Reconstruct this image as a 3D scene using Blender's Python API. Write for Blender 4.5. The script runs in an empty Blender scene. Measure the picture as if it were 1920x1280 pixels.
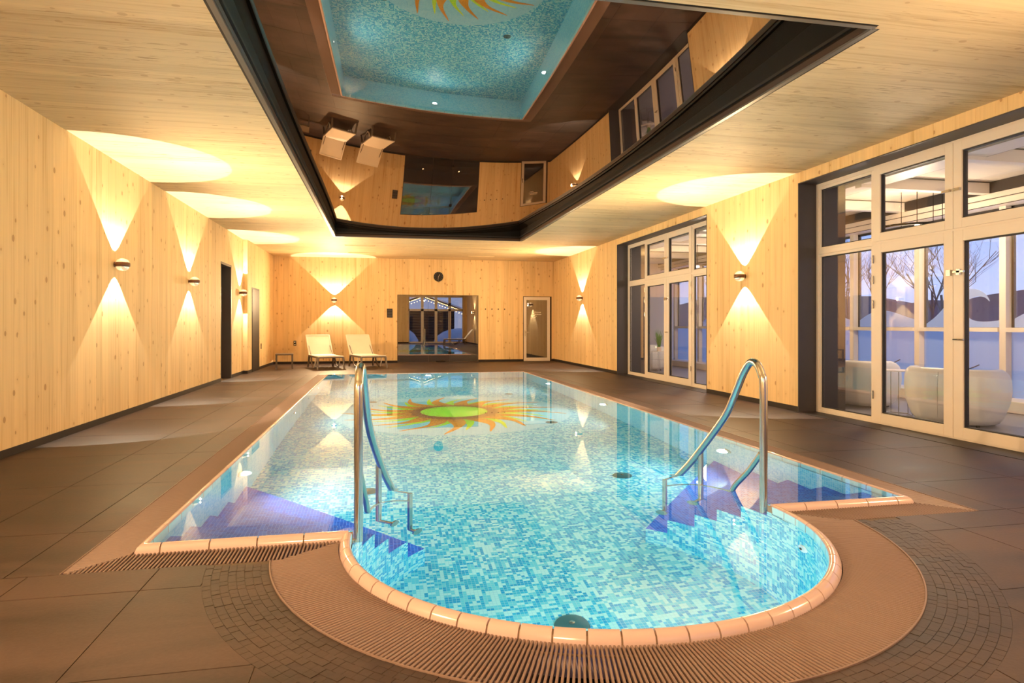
import bpy, bmesh, math, random
from mathutils import Vector, Matrix
random.seed(7)
sc = bpy.context.scene
col = sc.collection
PI = math.pi
# ------------------------------------------------------------------ camera, sky, exposure
cam_d = bpy.data.cameras.new('camera'); cam = bpy.data.objects.new('camera', cam_d); col.objects.link(cam)
sc.camera = cam
cam_d.sensor_width = 36; cam_d.lens = 22.5; cam_d.shift_y = -31/1920; cam_d.clip_start = 0.02; cam_d.clip_end = 400
cam.location = (0, 0, 1.2)
cam.rotation_euler = (PI/2, 0, -math.atan2(960-715, 1200))
SKY_STRENGTH = 0.95
w = bpy.data.worlds.new('dusk_sky'); sc.world = w; w.use_nodes = True
nt = w.node_tree; nt.nodes.clear()
out = nt.nodes.new('ShaderNodeOutputWorld'); bg = nt.nodes.new('ShaderNodeBackground')
tc = nt.nodes.new('ShaderNodeTexCoord'); sx = nt.nodes.new('ShaderNodeSeparateXYZ'); rp = nt.nodes.new('ShaderNodeValToRGB')
nt.links.new(tc.outputs['Generated'], sx.inputs[0]); nt.links.new(sx.outputs['Z'], rp.inputs[0])
rp.color_ramp.elements[0].position = 0.0; rp.color_ramp.elements[0].color = (0.52, 0.56, 0.85, 1)
rp.color_ramp.elements[1].position = 0.6; rp.color_ramp.elements[1].color = (0.12, 0.25, 0.62, 1)
e = rp.color_ramp.elements.new(0.16); e.color = (0.30, 0.43, 0.88, 1)
nt.links.new(rp.outputs[0], bg.inputs[0]); bg.inputs[1].default_value = SKY_STRENGTH
nt.links.new(bg.outputs[0], out.inputs[0])
sc.view_settings.view_transform = 'Standard'; sc.view_settings.look = 'None'
sc.view_settings.gamma = 1; sc.view_settings.use_curve_mapping = False
sc.view_settings.exposure = 1.0
cy = sc.cycles
cy.max_bounces = 10; cy.diffuse_bounces = 6; cy.glossy_bounces = 5; cy.transmission_bounces = 6; cy.transparent_max_bounces = 16
cy.use_denoising = True; cy.sample_clamp_indirect = 6.0; cy.caustics_refractive = True
WARM = (1.0, 0.69, 0.37)      # warm tint, used by the fill spots added at the wall lamps
BEAM = (1.0, 0.86, 0.66)      # their direct beams
LAMP_W = 70.0                 # narrow beams, watts
LAMP_FILL = 165.0              # wide fill spots added at the lamps to brighten the room
POOL_W = 48.0
POOL_COL = (0.70, 0.98, 1.0)
# ------------------------------------------------------------------ room dimensions (metres)
XL, XR, YB, YN, ZC = -3.33, 5.64, 20.6, -1.6, 3.3
XL2 = -3.23; YJ = 16.75
PX0, PX1, PY0, PY1 = -1.22, 3.475, 3.75, 15.64          # pool
CX, CY, RA = 1.15, 3.62, 1.315                           # round bay
DEEP = -1.47; WZ = 0.03
MX0, MX1, MY0, MY1 = -1.08, 3.42, 3.93, 15.70            # mirror recess

# ------------------------------------------------------------------ helpers
class MB:
    def __init__(s): s.v = []; s.f = []; s.uv = []
    def quad(s, pts, uv=None):
        i = len(s.v); s.v += [tuple(p) for p in pts]; s.f.append(tuple(range(i, i+len(pts))))
        s.uv += (uv if uv else [(0, 0)]*len(pts)); return s
    def box(s, x0, x1, y0, y1, z0, z1, M=None):
        P = [Vector(p) for p in ((x0,y0,z0),(x1,y0,z0),(x1,y1,z0),(x0,y1,z0),(x0,y0,z1),(x1,y0,z1),(x1,y1,z1),(x0,y1,z1))]
        if M: P = [M @ p for p in P]
        i = len(s.v); s.v += [tuple(p) for p in P]
        for f in ((0,3,2,1),(4,5,6,7),(0,1,5,4),(1,2,6,5),(2,3,7,6),(3,0,4,7)):
            s.f.append(tuple(i+k for k in f)); s.uv += [(0,0)]*4
        return s
    def prism(s, poly, z0, z1, uvm=None):
        n = len(poly); i = len(s.v)
        s.v += [(p[0], p[1], z0) for p in poly] + [(p[0], p[1], z1) for p in poly]
        s.f.append(tuple(i+n+k for k in range(n))); s.uv += [(p[0], p[1]) for p in poly]
        s.f.append(tuple(i+k for k in reversed(range(n)))); s.uv += [(p[0], p[1]) for p in reversed(poly)]
        L = 0
        for k in range(n):
            j = (k+1) % n; d = math.dist(poly[k][:2], poly[j][:2])
            s.f.append((i+k, i+j, i+n+j, i+n+k)); s.uv += [(L, z0), (L+d, z0), (L+d, z1), (L, z1)]; L += d
        return s
    def tube(s, pts, r, n=10, cap=True):
        pts = [Vector(p) for p in pts]; rs = r if isinstance(r, (list, tuple)) else [r]*len(pts)
        base = len(s.v); prev = None
        for k, p in enumerate(pts):
            d = (pts[min(k+1, len(pts)-1)] - pts[max(k-1, 0)])
            d = d.normalized() if d.length > 1e-9 else Vector((0, 0, 1))
            if prev is None:
                a = Vector((0, 0, 1)) if abs(d.z) < .9 else Vector((1, 0, 0))
                u = d.cross(a).normalized()
            else:
                u = (prev - d*prev.dot(d)); u = u.normalized() if u.length > 1e-6 else d.orthogonal().normalized()
            prev = u; v = d.cross(u)
            for q in range(n):
                t = 2*PI*q/n; s.v.append(tuple(p + (u*math.cos(t) + v*math.sin(t))*rs[k]))
        for k in range(len(pts)-1):
            for q in range(n):
                a = base+k*n+q; b = base+k*n+(q+1) % n
                s.f.append((a, b, b+n, a+n)); s.uv += [(0,0)]*4
        if cap:
            s.f.append(tuple(base+q for q in reversed(range(n)))); s.uv += [(0,0)]*n
            s.f.append(tuple(base+(len(pts)-1)*n+q for q in range(n))); s.uv += [(0,0)]*n
        return s
    def lathe(s, prof, n=24, M=None):
        base = len(s.v)
        for (r, z) in prof:
            for q in range(n):
                t = 2*PI*q/n; p = Vector((r*math.cos(t), r*math.sin(t), z))
                s.v.append(tuple(M @ p if M else p))
        for k in range(len(prof)-1):
            for q in range(n):
                a = base+k*n+q; b = base+k*n+(q+1) % n
                s.f.append((a, b, b+n, a+n)); s.uv += [(0,0)]*4
        s.f.append(tuple(base+q for q in reversed(range(n)))); s.uv += [(0,0)]*n
        s.f.append(tuple(base+(len(prof)-1)*n+q for q in range(n))); s.uv += [(0,0)]*n
        return s
    def mesh(s, name, mat, smooth=False, uv=False):
        m = bpy.data.meshes.new(name); m.from_pydata(s.v, [], s.f)
        if uv:
            L = m.uv_layers.new(name='UVMap')
            L.data.foreach_set('uv', [c for p in s.uv for c in p])
        if mat: m.materials.append(mat)
        if smooth:
            m.shade_smooth(); m.set_sharp_from_angle(angle=0.7)
        m.update(); return m
    def build(s, name, mat, parent=None, smooth=False, uv=False, bevel=0):
        o = bpy.data.objects.new(name, s.mesh(name, mat, smooth, uv)); col.objects.link(o)
        if parent: o.parent = parent
        if bevel:
            b = o.modifiers.new('bevel', 'BEVEL'); b.width = bevel; b.segments = 2; b.limit_method = 'ANGLE'
        return o
def tag(o, label=None, cat=None, group=None, kind=None):
    if label: o['label'] = label
    if cat: o['category'] = cat
    if group: o['group'] = group
    if kind: o['kind'] = kind
    return o
def empty(name, loc=(0,0,0), rz=0, parent=None):
    o = bpy.data.objects.new(name, None); col.objects.link(o); o.location = loc; o.rotation_euler = (0,0,rz)
    o.empty_display_size = .1
    if parent: o.parent = parent
    return o
def copy_tree(o, parent=None):
    c = o.copy(); col.objects.link(c)
    if parent: c.parent = parent
    for ch in list(o.children): copy_tree(ch, c)
    return c
def B(name, mat, x0, x1, y0, y1, z0, z1, parent=None, bevel=0):
    return MB().box(x0, x1, y0, y1, z0, z1).build(name, mat, parent, bevel=bevel)

# ------------------------------------------------------------------ materials
def newmat(name):
    m = bpy.data.materials.new(name); m.use_nodes = True; n = m.node_tree; n.nodes.clear()
    o = n.nodes.new('ShaderNodeOutputMaterial'); return m, n, o
def N(n, t, **k):
    x = n.nodes.new('ShaderNode'+t)
    for a, b in k.items(): setattr(x, a, b)
    return x
def inp(n, node, i, v):
    s = node.inputs[i]
    if isinstance(v, bpy.types.NodeSocket): n.links.new(v, s)
    else: s.default_value = v
def math_(n, op, a, b=0.0, c=0.0):
    x = N(n, 'Math', operation=op); inp(n, x, 0, a); inp(n, x, 1, b); inp(n, x, 2, c); return x.outputs[0]
def mix(n, f, a, b, mode='MIX'):
    x = N(n, 'Mix', data_type='RGBA', blend_type=mode); inp(n, x, 0, f)
    inp(n, x, 6, a if isinstance(a, bpy.types.NodeSocket) else (*a, 1) if len(a) == 3 else a)
    inp(n, x, 7, b if isinstance(b, bpy.types.NodeSocket) else (*b, 1) if len(b) == 3 else b); return x.outputs[2]
def ramp(n, f, els, interp='LINEAR'):
    r = N(n, 'ValToRGB'); r.color_ramp.interpolation = interp; e = r.color_ramp.elements
    e[0].position, e[0].color = els[0][0], (*els[0][1], 1); e[1].position, e[1].color = els[-1][0], (*els[-1][1], 1)
    for p, c in els[1:-1]: q = e.new(p); q.color = (*c, 1)
    n.links.new(f, r.inputs[0]); return r.outputs[0]
def pbsdf(n, o, color, rough=.5, metal=0, spec=.5, bump=None, bstr=.2, **kw):
    p = N(n, 'BsdfPrincipled'); inp(n, p, 'Base Color', color if isinstance(color, bpy.types.NodeSocket) else (*color, 1))
    inp(n, p, 'Roughness', rough); inp(n, p, 'Metallic', metal); p.inputs['Specular IOR Level'].default_value = spec
    for k, v in kw.items(): inp(n, p, k, v)
    if bump is not None:
        b = N(n, 'Bump'); b.inputs['Strength'].default_value = bstr; b.inputs['Distance'].default_value = .01
        n.links.new(bump, b.inputs['Height']); n.links.new(b.outputs[0], p.inputs['Normal'])
    n.links.new(p.outputs[0], o.inputs[0]); return p
def simple(name, color, rough=.5, metal=0, spec=.5, var=.06, scale=12):
    m, n, o = newmat(name)
    g = N(n, 'NewGeometry'); t = N(n, 'TexNoise'); t.inputs['Scale'].default_value = scale; n.links.new(g.outputs['Position'], t.inputs['Vector'])
    c = mix(n, t.outputs[0], tuple(max(0, q*(1-var)) for q in color), tuple(min(1, q*(1+var)) for q in color))
    pbsdf(n, o, c, rough, metal, spec); return m
def emit(name, color, s):
    m, n, o = newmat(name); e = N(n, 'Emission'); e.inputs[0].default_value = (*color, 1); e.inputs[1].default_value = s
    n.links.new(e.outputs[0], o.inputs[0]); return m
def wood(name, axis, base=(.77,.555,.285), dark=(.60,.37,.155), knot=1.0, streak=0.0):
    """spruce boards: grain along the given axis, knots, per-board tone"""
    m, n, o = newmat(name)
    g = N(n, 'NewGeometry'); oi = N(n, 'ObjectInfo'); sep = N(n, 'SeparateXYZ'); n.links.new(g.outputs['Position'], sep.inputs[0])
    rnd = math_(n, 'MULTIPLY', oi.outputs['Random'], 37.0)
    def coords(sa, sc_):
        cmb = N(n, 'CombineXYZ')
        for k in range(3):
            v = math_(n, 'MULTIPLY', sep.outputs[k], sa if k == axis else sc_)
            if k == axis: v = math_(n, 'ADD', v, rnd)
            n.links.new(v, cmb.inputs[k])
        return cmb.outputs[0]
    t1 = N(n, 'TexNoise'); t1.inputs['Scale'].default_value = 1; t1.inputs['Detail'].default_value = 4; n.links.new(coords(.9, 34), t1.inputs['Vector'])
    t2 = N(n, 'TexNoise'); t2.inputs['Scale'].default_value = 1; t2.inputs['Detail'].default_value = 2; n.links.new(coords(.35, 7), t2.inputs['Vector'])
    f = math_(n, 'ADD', math_(n, 'MULTIPLY', t1.outputs[0], .55), math_(n, 'MULTIPLY', t2.outputs[0], .45))
    c = ramp(n, f, [(.30, dark), (.47, base), (.68, tuple(min(1, q*1.10) for q in base))])
    # per-board tone
    tone = math_(n, 'ADD', math_(n, 'MULTIPLY', oi.outputs['Random'], .12), .94)
    cc = N(n, 'CombineColor')
    for k in range(3): n.links.new(tone, cc.inputs[k])
    c = mix(n, 1.0, c, cc.outputs[0], 'MULTIPLY')
    # knots
    v = N(n, 'TexVoronoi', voronoi_dimensions='2D'); v.inputs['Scale'].default_value = 1
    kc = N(n, 'CombineXYZ'); others = [k for k in range(3) if k != axis]
    across = math_(n, 'ADD', sep.outputs[0], sep.outputs[1]) if axis == 2 else sep.outputs[1]
    n.links.new(math_(n, 'MULTIPLY', across, 5.2), kc.inputs[0]); n.links.new(math_(n, 'MULTIPLY', math_(n, 'ADD', sep.outputs[axis], rnd), 3.6), kc.inputs[1]); n.links.new(kc.outputs[0], v.inputs['Vector'])
    sel = N(n, 'SeparateColor'); n.links.new(v.outputs['Color'], sel.inputs[0])
    k1 = math_(n, 'LESS_THAN', v.outputs['Distance'], math_(n, 'MULTIPLY', sel.outputs[1], .12))
    k2 = math_(n, 'MULTIPLY', k1, math_(n, 'GREATER_THAN', sel.outputs[0], .52))
    c = mix(n, math_(n, 'MULTIPLY', k2, .62*knot), c, (.30, .13, .05))
    halo = math_(n, 'MULTIPLY', math_(n, 'SUBTRACT', .24, v.outputs['Distance']), math_(n, 'GREATER_THAN', sel.outputs[0], .52))
    c = mix(n, math_(n, 'MULTIPLY', math_(n, 'MAXIMUM', halo, 0.0), 1.1*knot), c, (.55, .32, .13))
    if streak:
        t3 = N(n, 'TexNoise'); t3.inputs['Scale'].default_value = 1; t3.inputs['Detail'].default_value = 3; n.links.new(coords(3.0, 60), t3.inputs['Vector'])
        t4 = N(n, 'TexNoise'); t4.inputs['Scale'].default_value = 1; n.links.new(coords(.6, 1.6), t4.inputs['Vector'])
        s = math_(n, 'MULTIPLY', math_(n, 'GREATER_THAN', t3.outputs[0], .60), math_(n, 'MAXIMUM', math_(n, 'MULTIPLY', math_(n, 'SUBTRACT', t4.outputs[0], .42), 4.0), 0.0))
        c = mix(n, math_(n, 'MULTIPLY', math_(n, 'MINIMUM', s, 1.0), streak), c, (.40, .24, .12))
    pbsdf(n, o, c, .62, 0, .25, bump=t1.outputs[0], bstr=.05)
    return m
def mosaic(name, cols, size=.025, stops=None, grout=(.72,.84,.85), gw=.10, rough=.25):
    m, n, o = newmat(name)
    uv = N(n, 'UVMap'); sep = N(n, 'SeparateXYZ'); n.links.new(uv.outputs[0], sep.inputs[0])
    u = math_(n, 'DIVIDE', sep.outputs[0], size); v = math_(n, 'DIVIDE', sep.outputs[1], size)
    def wn(uu, vv, seed):
        cmb = N(n, 'CombineXYZ'); n.links.new(math_(n, 'FLOOR', uu), cmb.inputs[0]); n.links.new(math_(n, 'FLOOR', vv), cmb.inputs[1]); cmb.inputs[2].default_value = seed
        x = N(n, 'TexWhiteNoise', noise_dimensions='3D'); n.links.new(cmb.outputs[0], x.inputs['Vector']); return x.outputs[0]
    a = wn(u, v, 1.0); b = wn(math_(n, 'MULTIPLY', u, .5), v, 2.0); c_ = wn(u, math_(n, 'MULTIPLY', v, .5), 3.0); s1 = wn(math_(n, 'MULTIPLY', u, .5), math_(n, 'MULTIPLY', v, .5), 5.0)
    w1 = math_(n, 'GREATER_THAN', s1, .62); w2 = math_(n, 'LESS_THAN', s1, .30)
    mx = N(n, 'Mix'); n.links.new(w1, mx.inputs[0]); n.links.new(a, mx.inputs[2]); n.links.new(b, mx.inputs[3])
    my = N(n, 'Mix'); n.links.new(w2, my.inputs[0]); n.links.new(mx.outputs[0], my.inputs[2]); n.links.new(c_, my.inputs[3])
    k = len(cols); st = stops or [i/k for i in range(k)]
    c = ramp(n, my.outputs[0], list(zip(st, cols)), 'CONSTANT')
    fu = math_(n, 'FRACT', u); fv = math_(n, 'FRACT', v)
    g = math_(n, 'MAXIMUM', math_(n, 'LESS_THAN', fu, gw), math_(n, 'LESS_THAN', fv, gw))
    c = mix(n, g, c, grout)
    pbsdf(n, o, c, rough, 0, .5); return m
def glass(name, ior=1.5, tint=(.95,.97,.97), boost=1.0, rough=0.0, absorb=0.0, gloss=(1,1,1)):
    m, n, o = newmat(name)
    fr = N(n, 'Fresnel'); bf = N(n, 'NewGeometry')      # same reflectance seen from either face of the thin pane
    n.links.new(math_(n, 'ADD', math_(n, 'MULTIPLY', bf.outputs['Backfacing'], 1/ior-ior), ior), fr.inputs[0])
    f = math_(n, 'MINIMUM', math_(n, 'MULTIPLY', fr.outputs[0], boost), 1.0)
    t = N(n, 'BsdfTransparent'); t.inputs[0].default_value = (*tint, 1)
    g = N(n, 'BsdfGlossy'); g.inputs['Roughness'].default_value = rough; g.inputs[0].default_value = (*gloss, 1)
    ms = N(n, 'MixShader'); n.links.new(f, ms.inputs[0]); n.links.new(t.outputs[0], ms.inputs[1]); n.links.new(g.outputs[0], ms.inputs[2])
    n.links.new(ms.outputs[0], o.inputs[0]); return m

M_wallv = wood('spruce_upright', 2, knot=1.0)
M_ceil = wood('spruce_ceiling', 0, base=(.73,.575,.345), dark=(.58,.41,.21), knot=.55, streak=.8)
def stone(name, a=(.028,.0165,.0128), b=(.074,.044,.035)):
    m, n, o = newmat(name); g = N(n, 'NewGeometry'); oi = N(n, 'ObjectInfo')
    mp = N(n, 'Mapping'); mp.inputs['Scale'].default_value = (1.2, 3.4, 1); mp.inputs['Rotation'].default_value = (0, 0, .5)
    n.links.new(g.outputs['Position'], mp.inputs[0])
    t = N(n, 'TexNoise'); t.inputs['Scale'].default_value = .9; t.inputs['Detail'].default_value = 6; t.inputs['Distortion'].default_value = .8; n.links.new(mp.outputs[0], t.inputs['Vector'])
    t2 = N(n, 'TexNoise'); t2.inputs['Scale'].default_value = 60; t2.inputs['Detail'].default_value = 3; n.links.new(g.outputs['Position'], t2.inputs['Vector'])
    f = math_(n, 'ADD', math_(n, 'MULTIPLY', t.outputs[0], .85), math_(n, 'MULTIPLY', t2.outputs[0], .15))
    c = ramp(n, f, [(.38, a), (.62, b)])
    tone = math_(n, 'ADD', math_(n, 'MULTIPLY', oi.outputs['Random'], .14), .93)
    cc = N(n, 'CombineColor')
    for k in range(3): n.links.new(tone, cc.inputs[k])
    c = mix(n, 1.0, c, cc.outputs[0], 'MULTIPLY')
    r = math_(n, 'ADD', math_(n, 'MULTIPLY', t.outputs[0], .2), .42)
    pbsdf(n, o, c, r, 0, .35, bump=t2.outputs[0], bstr=.06); return m
M_stone = stone('deck_stone')
M_grout = simple('deck_grout', (.11,.075,.05), .8)
M_mos = stone('paving_mosaic', (.030,.0185,.015), (.058,.036,.029))
M_grate = simple('grate_plastic', (.215,.14,.115), .55, var=.05)
M_dark = simple('dark_metal', (.026,.020,.018), .5, spec=.25)
M_frame_dark = simple('dark_lining', (.060,.052,.055), .45, spec=.4)
M_brown = simple('recess_brown', (.055,.028,.016), .35, spec=.5)
M_greytrim = simple('recess_trim', (.11,.10,.09), .4)
M_black = simple('black', (.010,.008,.007), .5, spec=.15)
M_cope = simple('coping_ceramic', (.57,.42,.395), .16, var=.04, scale=3)
M_copein = simple('coping_inner_glaze', (.50,.82,.84), .2, var=.04, scale=3)
M_copejoint = simple('coping_joint', (.30,.20,.13), .7)
M_pool = mosaic('pool_mosaic', [(.45,.85,.85), (.14,.66,.78), (.03,.48,.72), (.01,.36,.66)], .025, [0,.34,.58,.82], (.34,.70,.78))
M_poollight = mosaic('pool_mosaic_light', [(.36,.76,.86), (.24,.68,.83), (.14,.58,.80)], .025, grout=(.48,.80,.86), gw=.14)
M_step = mosaic('step_mosaic_blue', [(.015,.14,.72), (.012,.10,.62), (.02,.18,.80)], .025, grout=(.18,.36,.88), gw=.12)
M_white = simple('white_frame', (.78,.70,.62), .38, var=.02)
M_gasket_gap = simple('gasket', (.02,.018,.02), .6)
M_steel = simple('brushed_steel', (.62,.60,.55), .22, metal=1, var=.08, scale=40)
M_bronze = simple('lamp_bronze', (.20,.10,.055), .35, metal=.7)
M_glass = glass('window_glass', 1.5, (.93,.95,.96), 1.5)
M_glassb = glass('mirror_tinted_glass', 2.6, (.35,.32,.30), 1.6, gloss=(.95,.95,.95))
M_glassd = glass('door_glass', 2.3, (.30,.27,.25), 1.8, gloss=(.95,.95,.95))
M_lens = emit('lamp_lens', (1.0,.80,.50), 14)
M_poollens = emit('pool_lamp_lens', (1.0,1.0,.95), 14)
M_sling = simple('sling_fabric', (.80,.72,.62), .7, var=.03)
M_taupe = simple('lounger_frame', (.13,.095,.07), .45)
M_sofa = simple('white_leather', (.80,.78,.76), .38, var=.02)
M_snow = simple('snow', (.80,.84,.92), .8, var=.03, scale=1)
m, n, o = newmat('mirror_film'); g_ = N(n, 'BsdfGlossy'); g_.inputs[0].default_value = (.38,.325,.29,1); g_.inputs['Roughness'].default_value = 0.0
d_ = N(n, 'BsdfDiffuse'); d_.inputs[0].default_value = (.006,.004,.003,1); a_ = N(n, 'AddShader'); n.links.new(g_.outputs[0], a_.inputs[0]); n.links.new(d_.outputs[0], a_.inputs[1]); n.links.new(a_.outputs[0], o.inputs[0]); M_mirror = m
m, n, o = newmat('pool_water'); g_ = N(n, 'BsdfGlass'); g_.inputs['IOR'].default_value = 1.333; g_.inputs['Roughness'].default_value = 0.0; g_.inputs[0].default_value = (.97,1,1,1)
n.links.new(g_.outputs[0], o.inputs[0]); M_water = m
m, n, o = newmat('frosted_glass'); t_ = N(n, 'BsdfTranslucent'); t_.inputs[0].default_value = (.80,.88,.95,1); d_ = N(n, 'BsdfDiffuse'); d_.inputs[0].default_value = (.55,.62,.72,1)
ms_ = N(n, 'MixShader'); ms_.inputs[0].default_value = .3; n.links.new(t_.outputs[0], ms_.inputs[1]); n.links.new(d_.outputs[0], ms_.inputs[2]); n.links.new(ms_.outputs[0], o.inputs[0]); M_frost = m

# ------------------------------------------------------------------ wall boards
def widths(a, b, lo=.11, hi=.21):
    xs = [a]
    while xs[-1] < b - hi*1.15: xs.append(xs[-1] + random.uniform(lo, hi))
    if b - xs[-1] > 1e-3: xs.append(b)
    return xs
G = .0008
def wall_boards(parent, along, plane, sgn, u0, u1, spans, z_hi=ZC, name='wall_board', mat=None):
    """upright boards; spans: list of (a,b,[(z0,z1),..]) giving the wood present over that stretch"""
    mat = mat or M_wallv
    for a, b, zs in spans:
        xs = widths(a, b)
        for i in range(len(xs)-1):
            for z0, z1 in zs:
                p0, p1 = (plane, plane - sgn*.02) if sgn > 0 else (plane, plane+.02)
                lo, hi = min(p0, p1), max(p0, p1); off = random.uniform(0, .0006)
                if sgn > 0: hi -= off
                else: lo += off
                if along == 'y': MB().box(lo, hi, xs[i]+G, xs[i+1]-G, z0, z1).build(name, mat, parent)
                else: MB().box(xs[i]+G, xs[i+1]-G, lo, hi, z0, z1).build(name, mat, parent)
ZB = .075
# left wall: solid core behind the boards
def core(name, boxes, mat=None):
    mb = MB()
    for b in boxes: mb.box(*b)
    return tag(mb.build(name, mat or M_dark), kind='structure')
ZT = 3.95
wl = core('wall_left', [(XL-.55, XL-.021, YN-.3, 14.5, -.05, ZT), (XL-.55, XL-.021, 15.5, 18.0, -.05, ZT), (XL-.55, XL-.021, 14.5, 15.5, 2.55, ZT),
                        (XL-.55, XL2-.06, 18.0, YB+.3, -.05, ZT), (XL-.02, XL2-.021, YJ+.02, YB, -.05, 2.9)])
wall_boards(wl, 'y', XL, 1, 0, 0, [(YN, 14.5, [(ZB, ZC)]), (14.5, 15.5, [(2.55, ZC)]), (15.5, YJ, [(ZB, ZC)])])
wall_boards(wl, 'y', XL2, 1, 0, 0, [(YJ, 17.28, [(ZB, ZC)]), (17.28, 18.30, [(2.16, ZC)]), (18.30, YB, [(ZB, ZC)])])
B('wall_board', M_wallv, XL, XL2-.02, YJ, YJ+.02, ZB, ZC, wl)
tag(core('baseboard_left', [(XL-.02, XL+.002, YN, 14.5, 0, ZB), (XL-.02, XL+.002, 15.5, YJ, 0, ZB), (XL, XL2+.002, YJ-.002, YJ+.02, 0, ZB), (XL2-.02, XL2+.002, YJ, 17.28, 0, ZB), (XL2-.02, XL2+.002, 18.3, YB, 0, ZB)]))
# left niche lining and the lit room seen through it
dn = tag(empty('door_1', (XL-.25, 15.0, 0)), kind='structure')
MB().box(-.30, .252, -.5, -.47, 0, 2.55).box(-.30, .252, .44, .5, 0, 2.55).box(-.30, .252, -.5, .5, 2.50, 2.55).build('door_lining', M_frame_dark, dn)
MB().box(-.32, -.30, -.47, .44, 0, .06).box(-.32,-.30,.30,.44,.06,2.5).box(-.32,-.30,-.47,-.40,.06,2.5).build('door_frame', M_black, dn)
MB().box(-.315, -.305, -.40, .30, .06, 2.5).build('door_pane', M_glass, dn)
tag(core('wall_behind_niche', [(XL-2.0, XL-1.9, 13.4, 16.6, 0, 2.8), (XL-2.0, XL-.56, 13.4, 13.5, 0, 2.8), (XL-2.0, XL-.56, 16.5, 16.6, 0, 2.8), (XL-2.0, XL-.56, 13.4, 16.6, 2.8, 2.9), (XL-2.0, XL-.56, 13.4, 16.6, -.1, 0)], M_wallv))
def point(parent, loc, W, colr, r=.03, name='lamp_light'):
    d = bpy.data.lights.new(name, 'POINT'); d.energy = W; d.color = colr; d.shadow_soft_size = r
    o = bpy.data.objects.new(name, d); col.objects.link(o); o.location = loc
    if parent: o.parent = parent
    return o
point(dn, (-1.0, .3, 2.2), 30, WARM)
d2 = tag(empty('door_2', (XL2, 17.79, 0)), kind='structure')
MB().box(-.06, .004, -.51, .51, 0, 2.16).build('door_frame', M_black, d2)
MB().box(-.05, .010, -.46, .46, .01, 2.11).build('door_leaf', M_dark, d2)

# right wall, with two deep window openings
W1 = (10.4, 14.8); W2 = (3.48, 7.87); ZW = 3.155; XO = 6.35
bx = []
for a, b in ((YN-.3, W2[0]), (W2[1], W1[0]), (W1[1], YB+.3)): bx.append((XR+.021, XO, a, b, -.05, ZT))
for a, b in (W1, W2): bx.append((XR+.021, XO, a, b, ZW, ZT))
wr = core('wall_right', bx)
wall_boards(wr, 'y', XR, -1, 0, 0, [(YN, W2[0], [(ZB, ZC)]), (W2[0], W2[1], [(ZW, ZC)]), (W2[1], W1[0], [(ZB, ZC)]), (W1[0], W1[1], [(ZW, ZC)]), (W1[1], YB, [(ZB, ZC)])])
core('baseboard_right', [(XR-.002, XR+.02, YN, W2[0], 0, ZB), (XR-.002, XR+.02, W2[1], W1[0], 0, ZB), (XR-.002, XR+.02, W1[1], YB, 0, ZB)])
XF = 5.90
def casement(parent, name, y0, y1, z0, z1, fw, x0=XF, x1=XF+.075, gasket=True):
    """framed sash: frame, gasket, glass pane"""
    fr = MB().box(x0, x1, y0, y0+fw, z0, z1).box(x0, x1, y1-fw, y1, z0, z1).box(x0, x1, y0+fw, y1-fw, z0, z0+fw).box(x0, x1, y0+fw, y1-fw, z1-fw, z1).build(name, M_white, parent, bevel=.003)
    g = .012; a, b, c, d = y0+fw, y1-fw, z0+fw, z1-fw; xa, xb = x0+.018, x1-.01
    MB().box(xa, xb, a, a+g, c, d).box(xa, xb, b-g, b, c, d).box(xa, xb, a+g, b-g, c, c+g).box(xa, xb, a+g, b-g, d-g, d).build('gasket', M_gasket_gap, fr)
    xm = (x0+x1)/2
    MB().box(xm-.004, xm+.004, a+g, b-g, c+g, d-g).build('pane', M_glass, fr)
    return fr
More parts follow.
